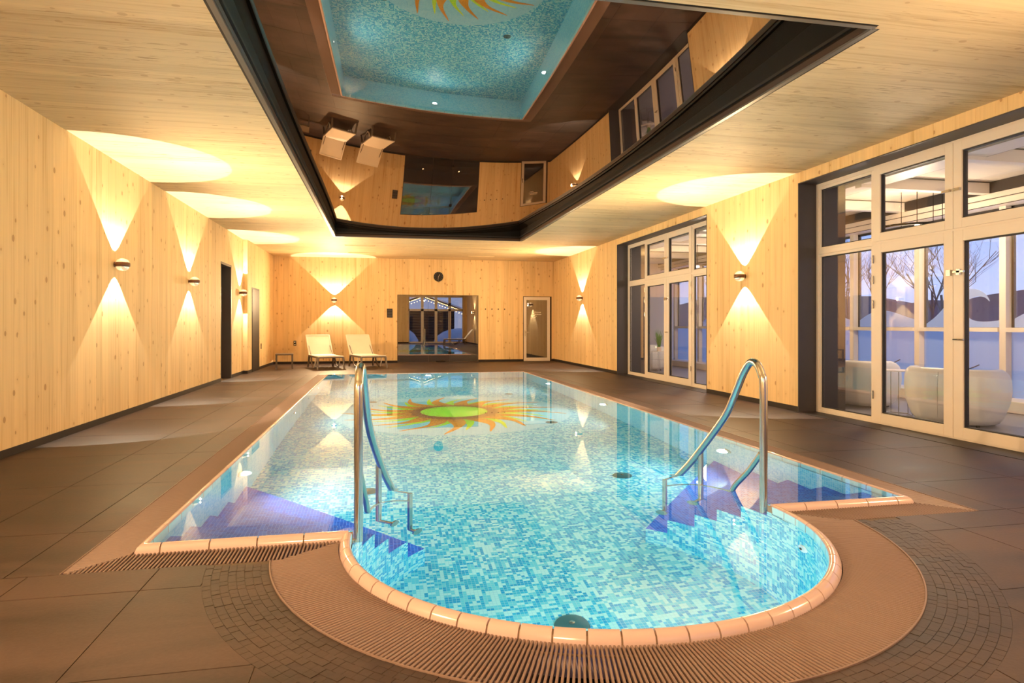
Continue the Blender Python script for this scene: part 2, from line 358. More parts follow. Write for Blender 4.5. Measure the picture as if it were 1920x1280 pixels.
def big_window(name, y0, y1, near_label):
    w_ = tag(empty(name, (0, 0, 0)), kind='structure')
    # dark reveal lining
    t = .012
    MB().box(XR-.004, XF+.01, y1-t, y1, 0, ZW).build('reveal_panel', M_frame_dark, w_)
    MB().box(XR-.004, XF+.01, y0, y0+t, 0, ZW).build('reveal_panel', M_frame_dark, w_)
    MB().box(XR-.004, XF+.01, y0+t, y1-t, ZW-t, ZW).build('reveal_panel', M_frame_dark, w_)
    MB().box(XF+.08, XO+.01, y1-t-.02, y1, 0, ZW).build('reveal_panel', M_frame_dark, w_)
    MB().box(XF+.08, XO+.01, y0, y0+t+.02, 0, ZW).build('reveal_panel', M_frame_dark, w_)
    a, b = y0+t, y1-t; top = ZW-t; L = b-a; s = L*.245; yl = [a, a+s, (a+b)/2, b-s, b]; zt = 2.20
    # outer frame with mullions and transom
    f = .05; x0, x1 = XF+.012, XF+.08
    mb = MB().box(x0, x1, a, a+f, 0, top).box(x0, x1, b-f, b, 0, top).box(x0, x1, a+f, b-f, 0, .035).box(x0, x1, a+f, b-f, top-f, top)
    for yy in (yl[1], yl[3]): mb.box(x0, x1, yy-f/2, yy+f/2, .035, top-f)
    mb.box(x0, x1, a+f, yl[1]-f/2, zt-.03, zt+.03).box(x0, x1, yl[1]+f/2, yl[3]-f/2, zt-.03, zt+.03).box(x0, x1, yl[3]+f/2, b-f, zt-.03, zt+.03)
    mb.build('window_frame', M_white, w_, bevel=.003)
    for (u0, u1) in ((a+f, yl[1]-f/2), (yl[3]+f/2, b-f)):
        casement(w_, 'fixed_light', u0, u1, .035, zt-.03, .035, XF+.02, XF+.075)
        casement(w_, 'fixed_light', u0, u1, zt+.03, top-f, .035, XF+.02, XF+.075)
    ms = (yl[1]+f/2-.02, yl[2]-.002, yl[2]+.002, yl[3]-f/2+.02)
    for (u0, u1, side) in ((ms[0], ms[1], 1), (ms[2], ms[3], -1)):
        casement(w_, 'upper_sash', u0, u1, zt+.012, top-.025, .10, XF, XF+.075)
        lf = casement(w_, 'door_leaf', u0, u1, .02, zt-.012, .115, XF, XF+.075)
        yh = u0 if side > 0 else u1
        for zz in (.35, 1.45, 1.75, 2.0):
            MB().tube([(XF-.012, yh, zz-.05), (XF-.012, yh, zz+.05)], .009, 8).build('hinge', M_steel, lf)
    yc = yl[2]
    MB().box(XF-.03, XF-.004, yc-.14, yc-.02, 1.745, 1.765).box(XF-.03, XF-.004, yc-.10, yc-.06, 1.72, 1.78).box(XF-.03,XF-.004,yc+.01,yc+.06,1.72,1.78).build('latch', M_steel, w_)
    MB().tube([(XF-.004, yc-.05, 1.05), (XF-.05, yc-.05, 1.05), (XF-.05, yc-.17, 1.05)], .010, 8).build('door_handle', M_steel, w_)
    MB().box(XF-.03, XF-.004, yc-.10, yc-.02, 2.60, 2.63).box(XF-.03, XF-.004, yc+.02, yc+.12, 2.605, 2.63).build('latch', M_steel, w_)
    B('threshold', M_dark, XR-.06, XF, y0, y1, -.01, .004, w_)
    return w_
big_window('window_1', *W1, ''); big_window('window_2', *W2, '')

# back wall
BW = (.497, 3.09, 2.16); BD = (4.58, 5.55, 2.145)
wb = core('wall_back', [(XL-.1, BW[0], YB+.021, YB+.3, -.05, ZT), (BW[1], BD[0], YB+.021, YB+.3, -.05, ZT), (BD[1], XO, YB+.021, YB+.3, -.05, ZT),
                        (BW[0], BW[1], YB+.021, YB+.3, BW[2], ZT), (BD[0], BD[1], YB+.021, YB+.3, BD[2], ZT)])
wall_boards(wb, 'x', YB, -1, 0, 0, [(XL2, BW[0], [(ZB, ZC)]), (BW[0], BW[1], [(BW[2], ZC)]), (BW[1], BD[0], [(ZB, ZC)]), (BD[0], BD[1], [(BD[2], ZC)]), (BD[1], XR, [(ZB, ZC)])])
core('baseboard_back', [(XL2, BW[0], YB-.002, YB+.02, 0, ZB), (BW[1], BD[0], YB-.002, YB+.02, 0, ZB), (BD[1], XR, YB-.002, YB+.02, 0, ZB)])
w3 = tag(empty('window_3', ((BW[0]+BW[1])/2, YB, 0)), kind='structure')
hw = (BW[1]-BW[0])/2
xs3 = [-hw+.012, -hw+.97, -hw+1.66, hw-.012]
for i in range(3): MB().box(xs3[i]+.003, xs3[i+1]-.003, .012, .022, .02, BW[2]-.012).build('pane', M_glassb, w3)
MB().box(-hw, -hw+.012, 0, .3, 0, BW[2]).box(hw-.012, hw, 0, .3, 0, BW[2]).box(-hw+.012, hw-.012, 0, .3, BW[2]-.012, BW[2]).box(-hw+.012, hw-.012, 0, .3, 0, .02).build('window_frame', M_brown, w3)
for zz in (.30, 1.86): B('hinge', M_black, xs3[2]-.045, xs3[2]+.045, -.006, .011, zz-.045, zz+.045, w3)
B('handle', M_black, xs3[1]+.0, xs3[1]+.30, -.02, .0, -.0, .03, w3).location = (.25, 0, .02)
cab = core('wall_cabin', [(BW[0]-.6, BW[1]+.6, YB+2.3, YB+2.4, 0, 2.6), (BW[0]-.6, BW[0]-.5, YB+.3, YB+2.3, 0, 2.6), (BW[1]+.5, BW[1]+.6, YB+.3, YB+2.3, 0, 2.6), (BW[0]-.6, BW[1]+.6, YB+.3, YB+2.4, 2.6, 2.7), (BW[0]-.6, BW[1]+.6, YB+.3, YB+2.4, -.1, 0)], simple('cabin_wood', (.05,.032,.02), .6))
MB().box(BW[0]-.4, BW[1]+.4, YB+.45, YB+1.1, 0, .20).build('bench', simple('bench_stone', (.32,.25,.18), .4)); tag(bpy.data.objects['bench'], 'low stone step behind the tinted glass of the back wall', 'bench')
for xx in (1.15, 2.42):
    point(w3, (xx-(BW[0]+BW[1])/2, .40, .42), 1.3, (1, .75, .4), .02, 'step_light')
# glass door
d3 = tag(empty('door_3', ((BD[0]+BD[1])/2, YB, 0)), kind='structure')
hd = (BD[1]-BD[0])/2
MB().box(-hd, -hd+.02, 0, .12, 0, BD[2]).box(hd-.06, hd, 0, .12, 0, BD[2]).box(-hd, hd, 0, .12, BD[2]-.02, BD[2]).build('door_frame', M_brown, d3)
fr = MB().box(-hd+.02, -hd+.11, -.012, .04, .01, BD[2]-.02).box(hd-.15, hd-.06, -.012, .04, .01, BD[2]-.02).box(-hd+.11, hd-.15, -.012, .04, .01, .12).box(-hd+.11, hd-.15, -.012, .04, BD[2]-.12, BD[2]-.02).build('door_leaf', M_white, d3, bevel=.003)
MB().box(-hd+.11, hd-.15, .005, .015, .12, BD[2]-.12).build('pane', M_glassd, fr)
MB().box(-hd+.045, -hd+.075, -.020, -.012, .83, 1.03).tube([(-hd+.06, -.02, .97), (-hd+.06, -.06, .97), (-hd+.19, -.06, .965)], .010, 8).build('door_handle', M_steel, fr)
M_letter = simple('white_letters', (.75,.70,.62), .5)
mb = MB()
for z0, x0, ws in ((1.60, -.14, (.05,.03,.04,.05,.06,.04)), (1.535, -.18, (.02,.03,.04,.05,.03,.05,.03,.05,.02)), (1.47, -.13, (.03,.03,.02,.04))):
    x = x0
    for wd in ws: mb.box(x, x+wd-.008, -.001, .004, z0, z0+.032); x += wd
mb.build('lettering', M_letter, fr)
core('wall_closet', [(BD[0]-.4, BD[1]+.4, YB+1.5, YB+1.6, 0, 2.5), (BD[0]-.4, BD[0]-.3, YB+.3, YB+1.5, 0, 2.5), (BD[1]+.3, BD[1]+.4, YB+.3, YB+1.5, 0, 2.5), (BD[0]-.4, BD[1]+.4, YB+.3, YB+1.6, 2.5, 2.6), (BD[0]-.4, BD[1]+.4, YB+.3, YB+1.6, -.1, 0)], simple('closet_wood', (.10,.06,.035), .6))

# wall behind the camera with a glazed front
NW = (1.76, 5.40, 3.10)
wn_ = core('wall_near', [(XL-.55, NW[0], YN-.3, YN-.021, -.05, ZT), (NW[1], XO, YN-.3, YN-.021, -.05, ZT), (NW[0], NW[1], YN-.3, YN-.021, NW[2], ZT)])
wall_boards(wn_, 'x', YN, 1, 0, 0, [(XL, NW[0], [(ZB, ZC)]), (NW[0], NW[1], [(NW[2], ZC)]), (NW[1], XR, [(ZB, ZC)])])
core('baseboard_near', [(XL, NW[0], YN-.02, YN+.002, 0, ZB)])
w4 = tag(empty('window_4', (0, YN-.1, 0)), kind='structure')
a, b = NW[0], NW[1]; q = (b-a)/4
mbf = MB().box(a, a+.06, -.04, .04, 0, NW[2]).box(b-.06, b, -.04, .04, 0, NW[2]).box(a, b, -.04, .04, 0, .09).box(a, b, -.04, .04, NW[2]-.07, NW[2]).box(a, b, -.04, .04, 2.12, 2.26)
for k in (1, 2, 3): mbf.box(a+q*k-.09, a+q*k+.09, -.04, .04, .09, NW[2]-.07)
mbf.build('window_frame', M_white, w4)
for k in range(4):
    for z0, z1 in ((.09, 2.12), (2.26, NW[2]-.07)):
        MB().box(a+q*k+.06, a+q*(k+1)-.06, -.004, .004, z0, z1).build('pane', M_glass, w4)

# ------------------------------------------------------------------ ceiling boards and roof
ce = core('ceiling', [(XL-.3, MX0-.06, YN-.3, YB+.3, ZC+.03, ZC+.10), (MX1+.06, XO, YN-.3, YB+.3, ZC+.03, ZC+.10), (MX0-.06, MX1+.06, YN-.3, MY0-.06, ZC+.03, ZC+.10), (MX0-.06, MX1+.06, MY1+.06, YB+.3, ZC+.03, ZC+.10),
                      (XL-.55, XO, YN-.3, YB+.3, ZT, ZT+.1)])
ys = widths(YN, MY0, .16, .26)[:-1] + widths(MY0, MY1, .16, .26)[:-1] + widths(MY1, YB, .16, .26)
for i in range(len(ys)-1):
    y0, y1 = ys[i]+.0006, ys[i+1]-.0006; zz = ZC + random.uniform(0, .0006)
    if y0 > MY0-.01 and y1 < MY1+.01: segs = [(XL, MX0), (MX1, XR)]
    else: segs = [(XL, 1.17), (1.17, XR)]
    for s0, s1 in segs: B('ceiling_board', M_ceil, s0+.0004, s1-.0004, y0, y1, zz, ZC+.03, ce)
# mirror recess
cm = tag(empty('mirror_ceiling', ((MX0+MX1)/2, (MY0+MY1)/2, ZC)), 'large dark mirror-film panel recessed in the timber ceiling above the pool', 'ceiling panel')
ox, oy = (MX0+MX1)/2, (MY0+MY1)/2
P = [-0.0104,-0.0333,-0.0262,0.0802,0.0078,0.0933,0.0313,-0.0765,0.0526]; T = [(0,0),(1,0),(0,1),(2,0),(1,1),(0,2),(2,1),(0,3),(1,2)]
def mz(x, y):
    u = (x-1.15)/2.3; v = (y-9.8)/5.9
    return 3.45 + sum(p*u**a*v**b for p, (a, b) in zip(P, T))
mb = MB(); nx, ny = 28, 64
for j in range(ny+1):
    for i in range(nx+1):
        x = MX0-.02 + (MX1-MX0+.04)*i/nx; y = MY0-.02 + (MY1-MY0+.04)*j/ny
        mb.v.append((x-ox, y-oy, mz(x, y)-ZC))
for j in range(ny):
    for i in range(nx):
        a = j*(nx+1)+i; mb.f.append((a, a+nx+1, a+nx+2, a+1)); mb.uv += [(0,0)]*4
mb.build('mirror_film', M_mirror, cm, smooth=True)
def rail(xa, xb, ya, yb, ix, iy):
    """recess side: lower trim, step, upper side; ix/iy = inward direction"""
    z = -.004
    def bx_(o, dmb, d0, d1, z0, z1):
        if ix: x0, x1 = sorted((xa+ix*d0, xa+ix*d1)); dmb.box(x0-ox, x1-ox, ya-oy, yb-oy, z0, z1)
        else: y0, y1 = sorted((ya+iy*d0, ya+iy*d1)); dmb.box(xa-ox, xb-ox, y0-oy, y1-oy, z0, z1)
    r = MB(); bx_(0, r, -.05, .0, .0, .42); r = r.build('frame_rail', M_black, cm)
    t = MB(); bx_(0, t, -.03, .012, -.004, .012); t.build('trim_strip', M_greytrim, r)
    s = MB(); bx_(0, s, .0, .018, .012, .06); s.build('step_profile', M_brown, r)
    s = MB(); bx_(0, s, .0, .030, .085, .11); s.build('step_profile', M_dark, r)
rail(MX0, MX0, MY0, MY1, 1, 0); rail(MX1, MX1, MY0, MY1, -1, 0); rail(MX0, MX1, MY0, MY0, 0, 1); rail(MX0, MX1, MY1, MY1, 0, -1)

# ------------------------------------------------------------------ pool basin
NA = 64
a0 = math.atan2(PY0-CY, math.sqrt(RA**2-(PY0-CY)**2))      # angle where bay meets the end wall
def arc(r, t0, t1, n): return [(CX+r*math.cos(t0+(t1-t0)*k/n), CY+r*math.sin(t0+(t1-t0)*k/n)) for k in range(n+1)]
bay = arc(RA, PI-a0, 2*PI+a0, NA)
outline = [(PX0, PY1), (PX0, PY0)] + bay + [(PX1, PY0), (PX1, PY1)]
TOPI = -.135
# floor + walls
mb = MB(); mb.quad([(p[0], p[1], DEEP) for p in outline], [(p[0], p[1]) for p in outline])
mb.quad([(p[0]*1.0, p[1], DEEP-.08) for p in reversed(outline)])
pf = tag(mb.build('pool_floor', M_pool, uv=True), kind='structure')
def wallstrip(mb, pts, z0, z1, u0=0):
    L = u0
    for k in range(len(pts)-1):
        p, q = pts[k], pts[k+1]; d = math.dist(p, q)
        mb.quad([(p[0], p[1], z0), (q[0], q[1], z0), (q[0], q[1], z1), (p[0], p[1], z1)], [(L, z0), (L+d, z0), (L+d, z1), (L, z1)]); L += d
mb = MB(); wallstrip(mb, [(PX1, PY0), (PX1, PY1), (PX0, PY1), (PX0, PY0)], DEEP, TOPI+.02)
pw = tag(mb.build('pool_wall', M_poollight, uv=True), kind='structure')
mb = MB(); wallstrip(mb, [(PX0, PY0)] + bay + [(PX1, PY0)], DEEP, TOPI+.02)
tag(mb.build('pool_wall', M_pool, uv=True), kind='structure')
# water surface
mb = MB(); mb.quad([(p[0], p[1], WZ) for p in outline]); wt = mb.build('pool_water', M_water)
tag(wt, 'still clear turquoise water filling the indoor swimming pool', 'water')
# winding corner steps, five treads on each side
noseL = [(4.10), (4.52), (4.99), (5.56), (6.25)]
noseA = [16, 25, 33, 42.5, 50]          # degrees along the bay circle
for side in (-1, 1):
    st = tag(empty('pool_steps', (PX0 if side < 0 else PX1, PY0, DEEP)), 'dark blue mosaic winding steps under water in the %s near corner of the pool' % ('left' if side < 0 else 'right'), 'pool steps')
    o3 = Vector((PX0 if side < 0 else PX1, PY0, DEEP))
    for k in range(5):
        top = WZ - .25*(k+1)
        th = math.radians(noseA[k])
        ang0, ang1 = (PI-a0, PI-th) if side < 0 else (a0, th)
        ar = arc(RA+.002, ang0, ang1, 10)
        ye = noseL[k]
        if side < 0: poly = [(PX0+.002, PY0+.002)] + ar + [(PX0+.002, ye)]
        else: poly = [(PX1-.002, ye)] + list(reversed(ar)) + [(PX1-.002, PY0+.002)]
        zb = WZ - .25*(k+2) if k < 4 else DEEP
        poly = [(p[0]-o3.x, p[1]-o3.y) for p in poly]
        MB().prism(poly, zb-o3.z, top-o3.z).build('tread', M_step, st, uv=True)
    # light mosaic side following the circle
    mb = MB(); L = 0
    for k in range(5):
        t0 = a0 if k == 0 else math.radians(noseA[k-1]); t1 = math.radians(noseA[k]); top = WZ-.25*(k+1)
        A = arc(RA, (PI-t0) if side < 0 else t0, (PI-t1) if side < 0 else t1, 5)
        for j in range(5):
            p, q_ = A[j], A[j+1]; d = math.dist(p, q_)
            mb.quad([(p[0]-o3.x, p[1]-o3.y, 0), (q_[0]-o3.x, q_[1]-o3.y, 0), (q_[0]-o3.x, q_[1]-o3.y, top-o3.z), (p[0]-o3.x, p[1]-o3.y, top-o3.z)], [(L,0),(L+d,0),(L+d,top-o3.z),(L,top-o3.z)]); L += d
    mb.build('side_cladding', M_pool, st, uv=True)

# coping stones: rounded nose, outer face, inner light face
cp = tag(empty('pool_coping', (CX, PY0, 0)), 'cream ceramic overflow coping running round the pool edge', 'coping')
prof = [(0, TOPI), (0, .026), (.006, .034), (.016, .038), (.032, .036), (.048, .024), (.058, .004), (.060, -.13), (.014, -.13)]
def coping_piece(path, name='coping_tile'):
    """path: list of (x,y,nx,ny) with outward normal"""
    mb = MB(); m_ = len(prof)
    for (x, y, nx_, ny_) in path:
        for (d, z) in prof: mb.v.append((x+nx_*d-CX, y+ny_*d-PY0, z))
    for k in range(len(path)-1):
        for j in range(m_):
            a = k*m_+j; b_ = k*m_+(j+1) % m_
            mb.f.append((a, b_, b_+m_, a+m_)); mb.uv += [(0,0)]*4
    mb.f.append(tuple(range(m_))); mb.uv += [(0,0)]*m_
    mb.f.append(tuple(range((len(path)-1)*m_, len(path)*m_))[::-1]); mb.uv += [(0,0)]*m_
    o = mb.build(name, M_cope, cp, smooth=True); o.data.materials.append(M_copein)
    for k in range(len(path)-1): o.data.polygons[k*m_].material_index = 1
    return o
JG = .0038
def straight(p, q, nrm, ln=.25, e0=0, e1=0):
    d = math.dist(p, q); n_ = max(1, round(d/ln)); ux, uy = (q[0]-p[0])/d, (q[1]-p[1])/d
    for k in range(n_):
        s0 = d*k/n_ + JG; s1 = d*(k+1)/n_ - JG
        if k == 0: s0 -= e0
        if k == n_-1: s1 += e1
        coping_piece([(p[0]+ux*s0, p[1]+uy*s0, *nrm), (p[0]+ux*s1, p[1]+uy*s1, *nrm)])
c_ = .07
straight((PX0, PY0+c_), (PX0, PY1-c_), (-1, 0)); straight((PX1, PY1-c_), (PX1, PY0+c_), (1, 0))
straight((PX1-c_, PY1), (PX0+c_, PY1), (0, 1))
straight((PX0+c_, PY0), (bay[0][0]-.02, PY0), (0, -1), .245); straight((bay[-1][0]+.02, PY0), (PX1-c_, PY0), (0, -1), .245)
for (x, y, s, t) in ((PX0, PY0, -1, -1), (PX1, PY0, 1, -1), (PX0, PY1, -1, 1), (PX1, PY1, 1, 1)):
    d_ = c_
    coping_piece([(x-s*d_+s*JG, y, 0, t), (x-s*.004, y, s*.30, t*1.0), (x, y, s*.92, t*.92), (x, y-t*.004, s*1.0, t*.3), (x, y-t*d_+t*JG, s, 0)])
nb = 34; t0_, t1_ = PI-a0+.035, 2*PI+a0-.035
for k in range(nb):
    s0 = t0_+(t1_-t0_)*k/nb+.0028; s1 = t0_+(t1_-t0_)*(k+1)/nb-.0028
    coping_piece([(CX+RA*math.cos(s0+(s1-s0)*j/5), CY+RA*math.sin(s0+(s1-s0)*j/5), math.cos(s0+(s1-s0)*j/5), math.sin(s0+(s1-s0)*j/5)) for j in range(6)])
# grout bed under the coping
mb = MB()
def bed(path):
    m_ = 4; pr = [(.004, TOPI+.01), (.004, .024), (.045, .020), (.055, -.13)]; base = len(mb.v)
    for (x, y, nx_, ny_) in path:
        for (d, z) in pr: mb.v.append((x+nx_*d-CX, y+ny_*d-PY0, z))
    for k in range(len(path)-1):
        for j in range(m_-1):
            a = base+k*m_+j; mb.f.append((a, a+1, a+1+m_, a+m_)); mb.uv += [(0,0)]*4
bed([(PX0, PY0, -1, 0), (PX0, PY1, -1, 0)]); bed([(PX1, PY0, 1, 0), (PX1, PY1, 1, 0)]); bed([(PX0, PY1, 0, 1), (PX1, PY1, 0, 1)])
bed([(PX0, PY0, 0, -1), (bay[0][0], PY0, 0, -1)]); bed([(bay[-1][0], PY0, 0, -1), (PX1, PY0, 0, -1)])
bed([(CX+RA*math.cos(t), CY+RA*math.sin(t), math.cos(t), math.sin(t)) for t in [PI-a0+(PI+2*a0)*k/60 for k in range(61)]])
mb.build('joint_mortar', M_copejoint, cp)

# ------------------------------------------------------------------ overflow gratings
GW = .21; GI = .062
gx0, gx1, gy0, gy1 = PX0-GI-GW-.02, PX1+GI+GW+.03, PY0-GI-.24, PY1+GI+GW
R0, R1 = RA+.063, RA+.395
def slat_mb(p, q, wdt, mb=None, z=0.0, h=.022):
    """bar from p to q with a chamfered top"""
    mb = mb or MB(); d = Vector((q[0]-p[0], q[1]-p[1], 0)); L = d.length; d /= L; s = Vector((-d.y, d.x, 0))*wdt/2
    pr = [(-1, -h), (1, -h), (1, -.003), (.6, 0), (-.6, 0), (-1, -.003)]; base = len(mb.v)
    for e_ in (p, q):
        for a, zz in pr: mb.v.append((e_[0]+s.x*a, e_[1]+s.y*a, z+zz))
    for j in range(6): mb.f.append((base+j, base+(j+1) % 6, base+6+(j+1) % 6, base+6+j)); mb.uv += [(0,0)]*4
    mb.f.append(tuple(base+j for j in range(5, -1, -1))); mb.f.append(tuple(base+6+j for j in range(6))); mb.uv += [(0,0)]*12
    return mb
# curved grating of the bay
gr = tag(empty('pool_grating', (CX, CY, 0)), 'curved brown slatted overflow grating round the rounded bay of the pool', 'grating')
ts = []; t = math.radians(176)
while t < math.radians(364): ts.append(t); t += .0172/1.46
ts.sort(key=lambda t: abs(t - math.radians(266)))
rest = MB(); cnt = 0
def line_cut(t):
    """outer radius where the diagonal mitre cuts the slat at the two ends"""
    c1, s1 = math.cos(t), math.sin(t)
    # mitre line from (bay corner) to outer grate corner, mirrored on the right
    xa, ya, xb, yb = (1.35, PY0-GI-CY+.005, 1.66, gy0-CY)   # relative to centre, right side
    cx_ = abs(c1)
    # solve r*(|c|,s) on line
    dx, dy = xb-xa, yb-ya; den = cx_*dy - s1*dx
    if abs(den) < 1e-6: return R1
    r = (xa*dy - ya*dx)/den
    if s1 > (gy0-CY)/R1: return max(R0, min(R1, r)) if r > 0 else R0
    return R1
for t in ts:
    r1 = line_cut(t)
    if r1 - R0 < .015: continue
    p = (R0*math.cos(t), R0*math.sin(t)); q_ = (r1*math.cos(t), r1*math.sin(t))
    if cnt < 300: slat_mb(p, q_, .0095).build('slat', M_grate, gr); cnt += 1
    else: slat_mb(p, q_, .0095, rest)
if rest.v: tag(rest.build('slats', M_grate, gr), kind='stuff')
tr = MB()
def ringstrip(mb, r0, r1, t0, t1, z0, z1, n=90):
    base = len(mb.v)
    for k in range(n+1):
        t = t0+(t1-t0)*k/n
        for r, z in ((r0, z0), (r1, z0), (r1, z1), (r0, z1)): mb.v.append((r*math.cos(t), r*math.sin(t), z))
    for k in range(n):
        for j in range(4):
            a = base+k*4+j; b_ = base+k*4+(j+1) % 4; mb.f.append((a, b_, b_+4, a+4)); mb.uv += [(0,0)]*4
ringstrip(tr, R1+.001, R1+.008, math.radians(186), math.radians(354), -.03, .004)
tr.build('edge_strip', M_grate, gr)
tr = MB(); ringstrip(tr, R0+.05, R0+.056, math.radians(183), math.radians(357), -.02, -.012); ringstrip(tr, R1-.05, R1-.044, math.radians(186), math.radians(354), -.02, -.012); tr.build('cross_bar', M_grate, gr)
# straight gratings
g2 = tag(empty('pool_grating', (PX0, PY0, 0)), 'straight brown slatted grating along the left long edge of the pool', 'grating')
g3 = tag(empty('pool_grating', (PX1, PY0, 0)), 'straight brown slatted grating along the right long edge of the pool', 'grating')
g4 = tag(empty('pool_grating', (CX, PY1, 0)), 'straight brown slatted overflow grating along the far end of the pool', 'grating')
def strips(gobj, items, wdt, limit):
    ox_, oy_ = gobj.location.x, gobj.location.y; rest = MB(); c = 0
    for p, q_ in items:
        p = (p[0]-ox_, p[1]-oy_); q_ = (q_[0]-ox_, q_[1]-oy_)
        if c < limit: slat_mb(p, q_, wdt).build('slat', M_grate, gobj); c += 1
        else: slat_mb(p, q_, wdt, rest)
    if rest.v: tag(rest.build('slats', M_grate, gobj), kind='stuff')
def mitre_y(x, side):     # lower end of the near strip slats, clipped by the curved grating
    xr = abs(x-CX)
    if xr > 1.66: return gy0
    return gy0 + (PY0-GI-.0 - gy0)*(1.66-xr)/(1.66-1.35)
for side, gobj in ((-1, g2), (1, g3)):
    it = []
    xe = PX0-GI if side < 0 else PX1+GI; xo = gx0 if side < 0 else gx1
    # near strip: slats run along y
    lo, hi = (gx0, CX-1.36) if side < 0 else (CX+1.36, gx1)
    x = lo+.01; near = []
    while x < hi:
        ytop = PY0-GI
        if side < 0 and x < PX0-GI: ytop = gy0 + (PY0-GI-gy0)*(x-gx0)/(PX0-GI-gx0)
        if side > 0 and x > PX1+GI: ytop = gy0 + (PY0-GI-gy0)*(gx1-x)/(gx1-PX1-GI)
        yb_ = mitre_y(x, side)
        if ytop-yb_ > .012: near.append(((x, yb_), (x, ytop-.004)))
        x += .0195
    far = []; y = gy0+.012
    while y < PY1+GI:
        xa = xe
        if y < PY0-GI: xa = xo + (xe-xo)*(y-gy0)/(PY0-GI-gy0)
        if abs(xa-xo) > .012: far.append(((xo, y), (xa + (-.003 if side < 0 else .003), y)))
        y += .0175
    strips(gobj, near + far, .0105, 290)
    ox_, oy_ = gobj.location.x, gobj.location.y
    e_ = MB().box(min(xo, xo+side*.006)-ox_, max(xo, xo+side*.006)-ox_, gy0-oy_, PY1+GI-oy_, -.03, .003)
    e_.build('edge_strip', M_grate, gobj)
it = []; x = gx0
while x < gx1: it.append(((x, PY1+GI), (x, gy1))); x += .0175
strips(g4, it, .0105, 0)
# gutter under the gratings
mb = MB()
zg = -.14
def gut(poly): mb.quad([(p[0], p[1], zg) for p in poly])
gut([(gx0-.01, gy0-.01), (PX0-.004, gy0-.01), (PX0-.004, gy1), (gx0-.01, gy1)]); gut([(PX1+.05, gy0-.01), (gx1+.01, gy0-.01), (gx1+.01, gy1), (PX1+.05, gy1)])
gut([(PX0-.05, PY1+.05), (PX1+.05, PY1+.05), (PX1+.05, gy1), (PX0-.05, gy1)]); gut([(PX0-.05, gy0-.01), (bay[0][0], gy0-.01), (bay[0][0], PY0-.004), (PX0-.05, PY0-.004)]); gut([(bay[-1][0], gy0-.01), (PX1+.05, gy0-.01), (PX1+.05, PY0-.05), (bay[-1][0], PY0-.05)])
for k in range(72):
    t = math.radians(175)+math.radians(190)*k/72; t2 = t+math.radians(190)/72
    gut([(CX+r*math.cos(a), CY+r*math.sin(a)) for r, a in ((RA+.004, t), (R1+.01, t), (R1+.01, t2), (RA+.004, t2))])
tag(mb.build('gutter_bed', M_black), kind='structure')

# ------------------------------------------------------------------ deck: slabs, mosaic ring
RM0, RM1 = R1+.009, R1+.30
fl = empty('floor'); tag(fl, kind='structure')
def clipped(x0, x1, y0, y1, R, n=40):
    """part of the rectangle outside the disc (rectangle lies below the disc centre)"""
    polys = []; cur = []
    N_ = max(2, int((x1-x0)/(.008 if x0 < CX+R+.1 and x1 > CX-R-.1 else .2)))
    for k in range(N_+1):
        x = x0+(x1-x0)*k/N_; dx = abs(x-CX); top = y1
        if dx < R: top = min(y1, CY-math.sqrt(R*R-dx*dx))
        if top-y0 > .004: cur.append((x, top))
        else:
            if len(cur) > 1: polys.append(cur)
            cur = []
    if len(cur) > 1: polys.append(cur)
    return [[(p[-1][0], y0), ] + list(reversed(p)) + [(p[0][0], y0)] if False else [(p[0][0], y0), (p[-1][0], y0)] + list(reversed(p)) for p in polys]
g5 = .0025
def slab(x0, x1, y0, y1, disc=False):
    x0 += g5; x1 -= g5; y0 += g5; y1 -= g5
    if x1-x0 < .01 or y1-y0 < .01: return
    z = random.uniform(-.0006, 0)
    if disc:
        for p in clipped(x0, x1, y0, y1, RM1): MB().prism(p, -.02, z).build('floor_tile', M_stone, fl)
    else: MB().box(x0, x1, y0, y1, -.02, z).build('floor_tile', M_stone, fl)
def grid(xs, ys, disc=False):
    for i in range(len(xs)-1):
        for j in range(len(ys)-1): slab(xs[i], xs[i+1], ys[j], ys[j+1], disc)
grid([XL, -2.95, -2.25, -1.65, -1.07, -.435, .40, 1.25, 2.10, 2.62, 3.355, 4.0, 4.86, XR+.28], [YN, -.9, .2, 1.3, 2.40, 3.17, gy0], True)
yrow = [gy0, 4.13]
while yrow[-1] < gy1-1.3: yrow.append(yrow[-1]+1.19)
yrow.append(gy1)
grid([XL, -2.27, -1.755, gx0], yrow); grid([gx1, 3.995, 4.86, XR], [gy0, 4.17] + [4.17+1.19*k for k in range(1, 10)] + [gy1])
grid([XL, -2.4, -1.5, -.6, .3, 1.2, 2.1, 3.0, 3.9, 4.8, XR], [gy1, gy1+.95, gy1+1.9, gy1+2.85, gy1+3.8, YB+.02])
for a, b in (W1, W2): B('floor_tile', M_stone, XR+.003, XF+.1, a, b, -.02, -.0005, fl)
mb = MB()
for (x0, x1, y0, y1) in ((XL-.6, gx0-.004, gy0, gy1), (gx1+.004, XR+.3, gy0, gy1), (XL-.6, XR+.3, gy1+.002, YB+.3)): mb.box(x0, x1, y0, y1, -.06, -.004)
for x0, x1, y0, y1 in ((XL, XR+.3, YN-.3, gy0),):
    for p in clipped(x0, x1, y0, y1, RM0-.001): mb.prism(p, -.06, -.004)
mb.build('grout_bed', M_grout, fl)
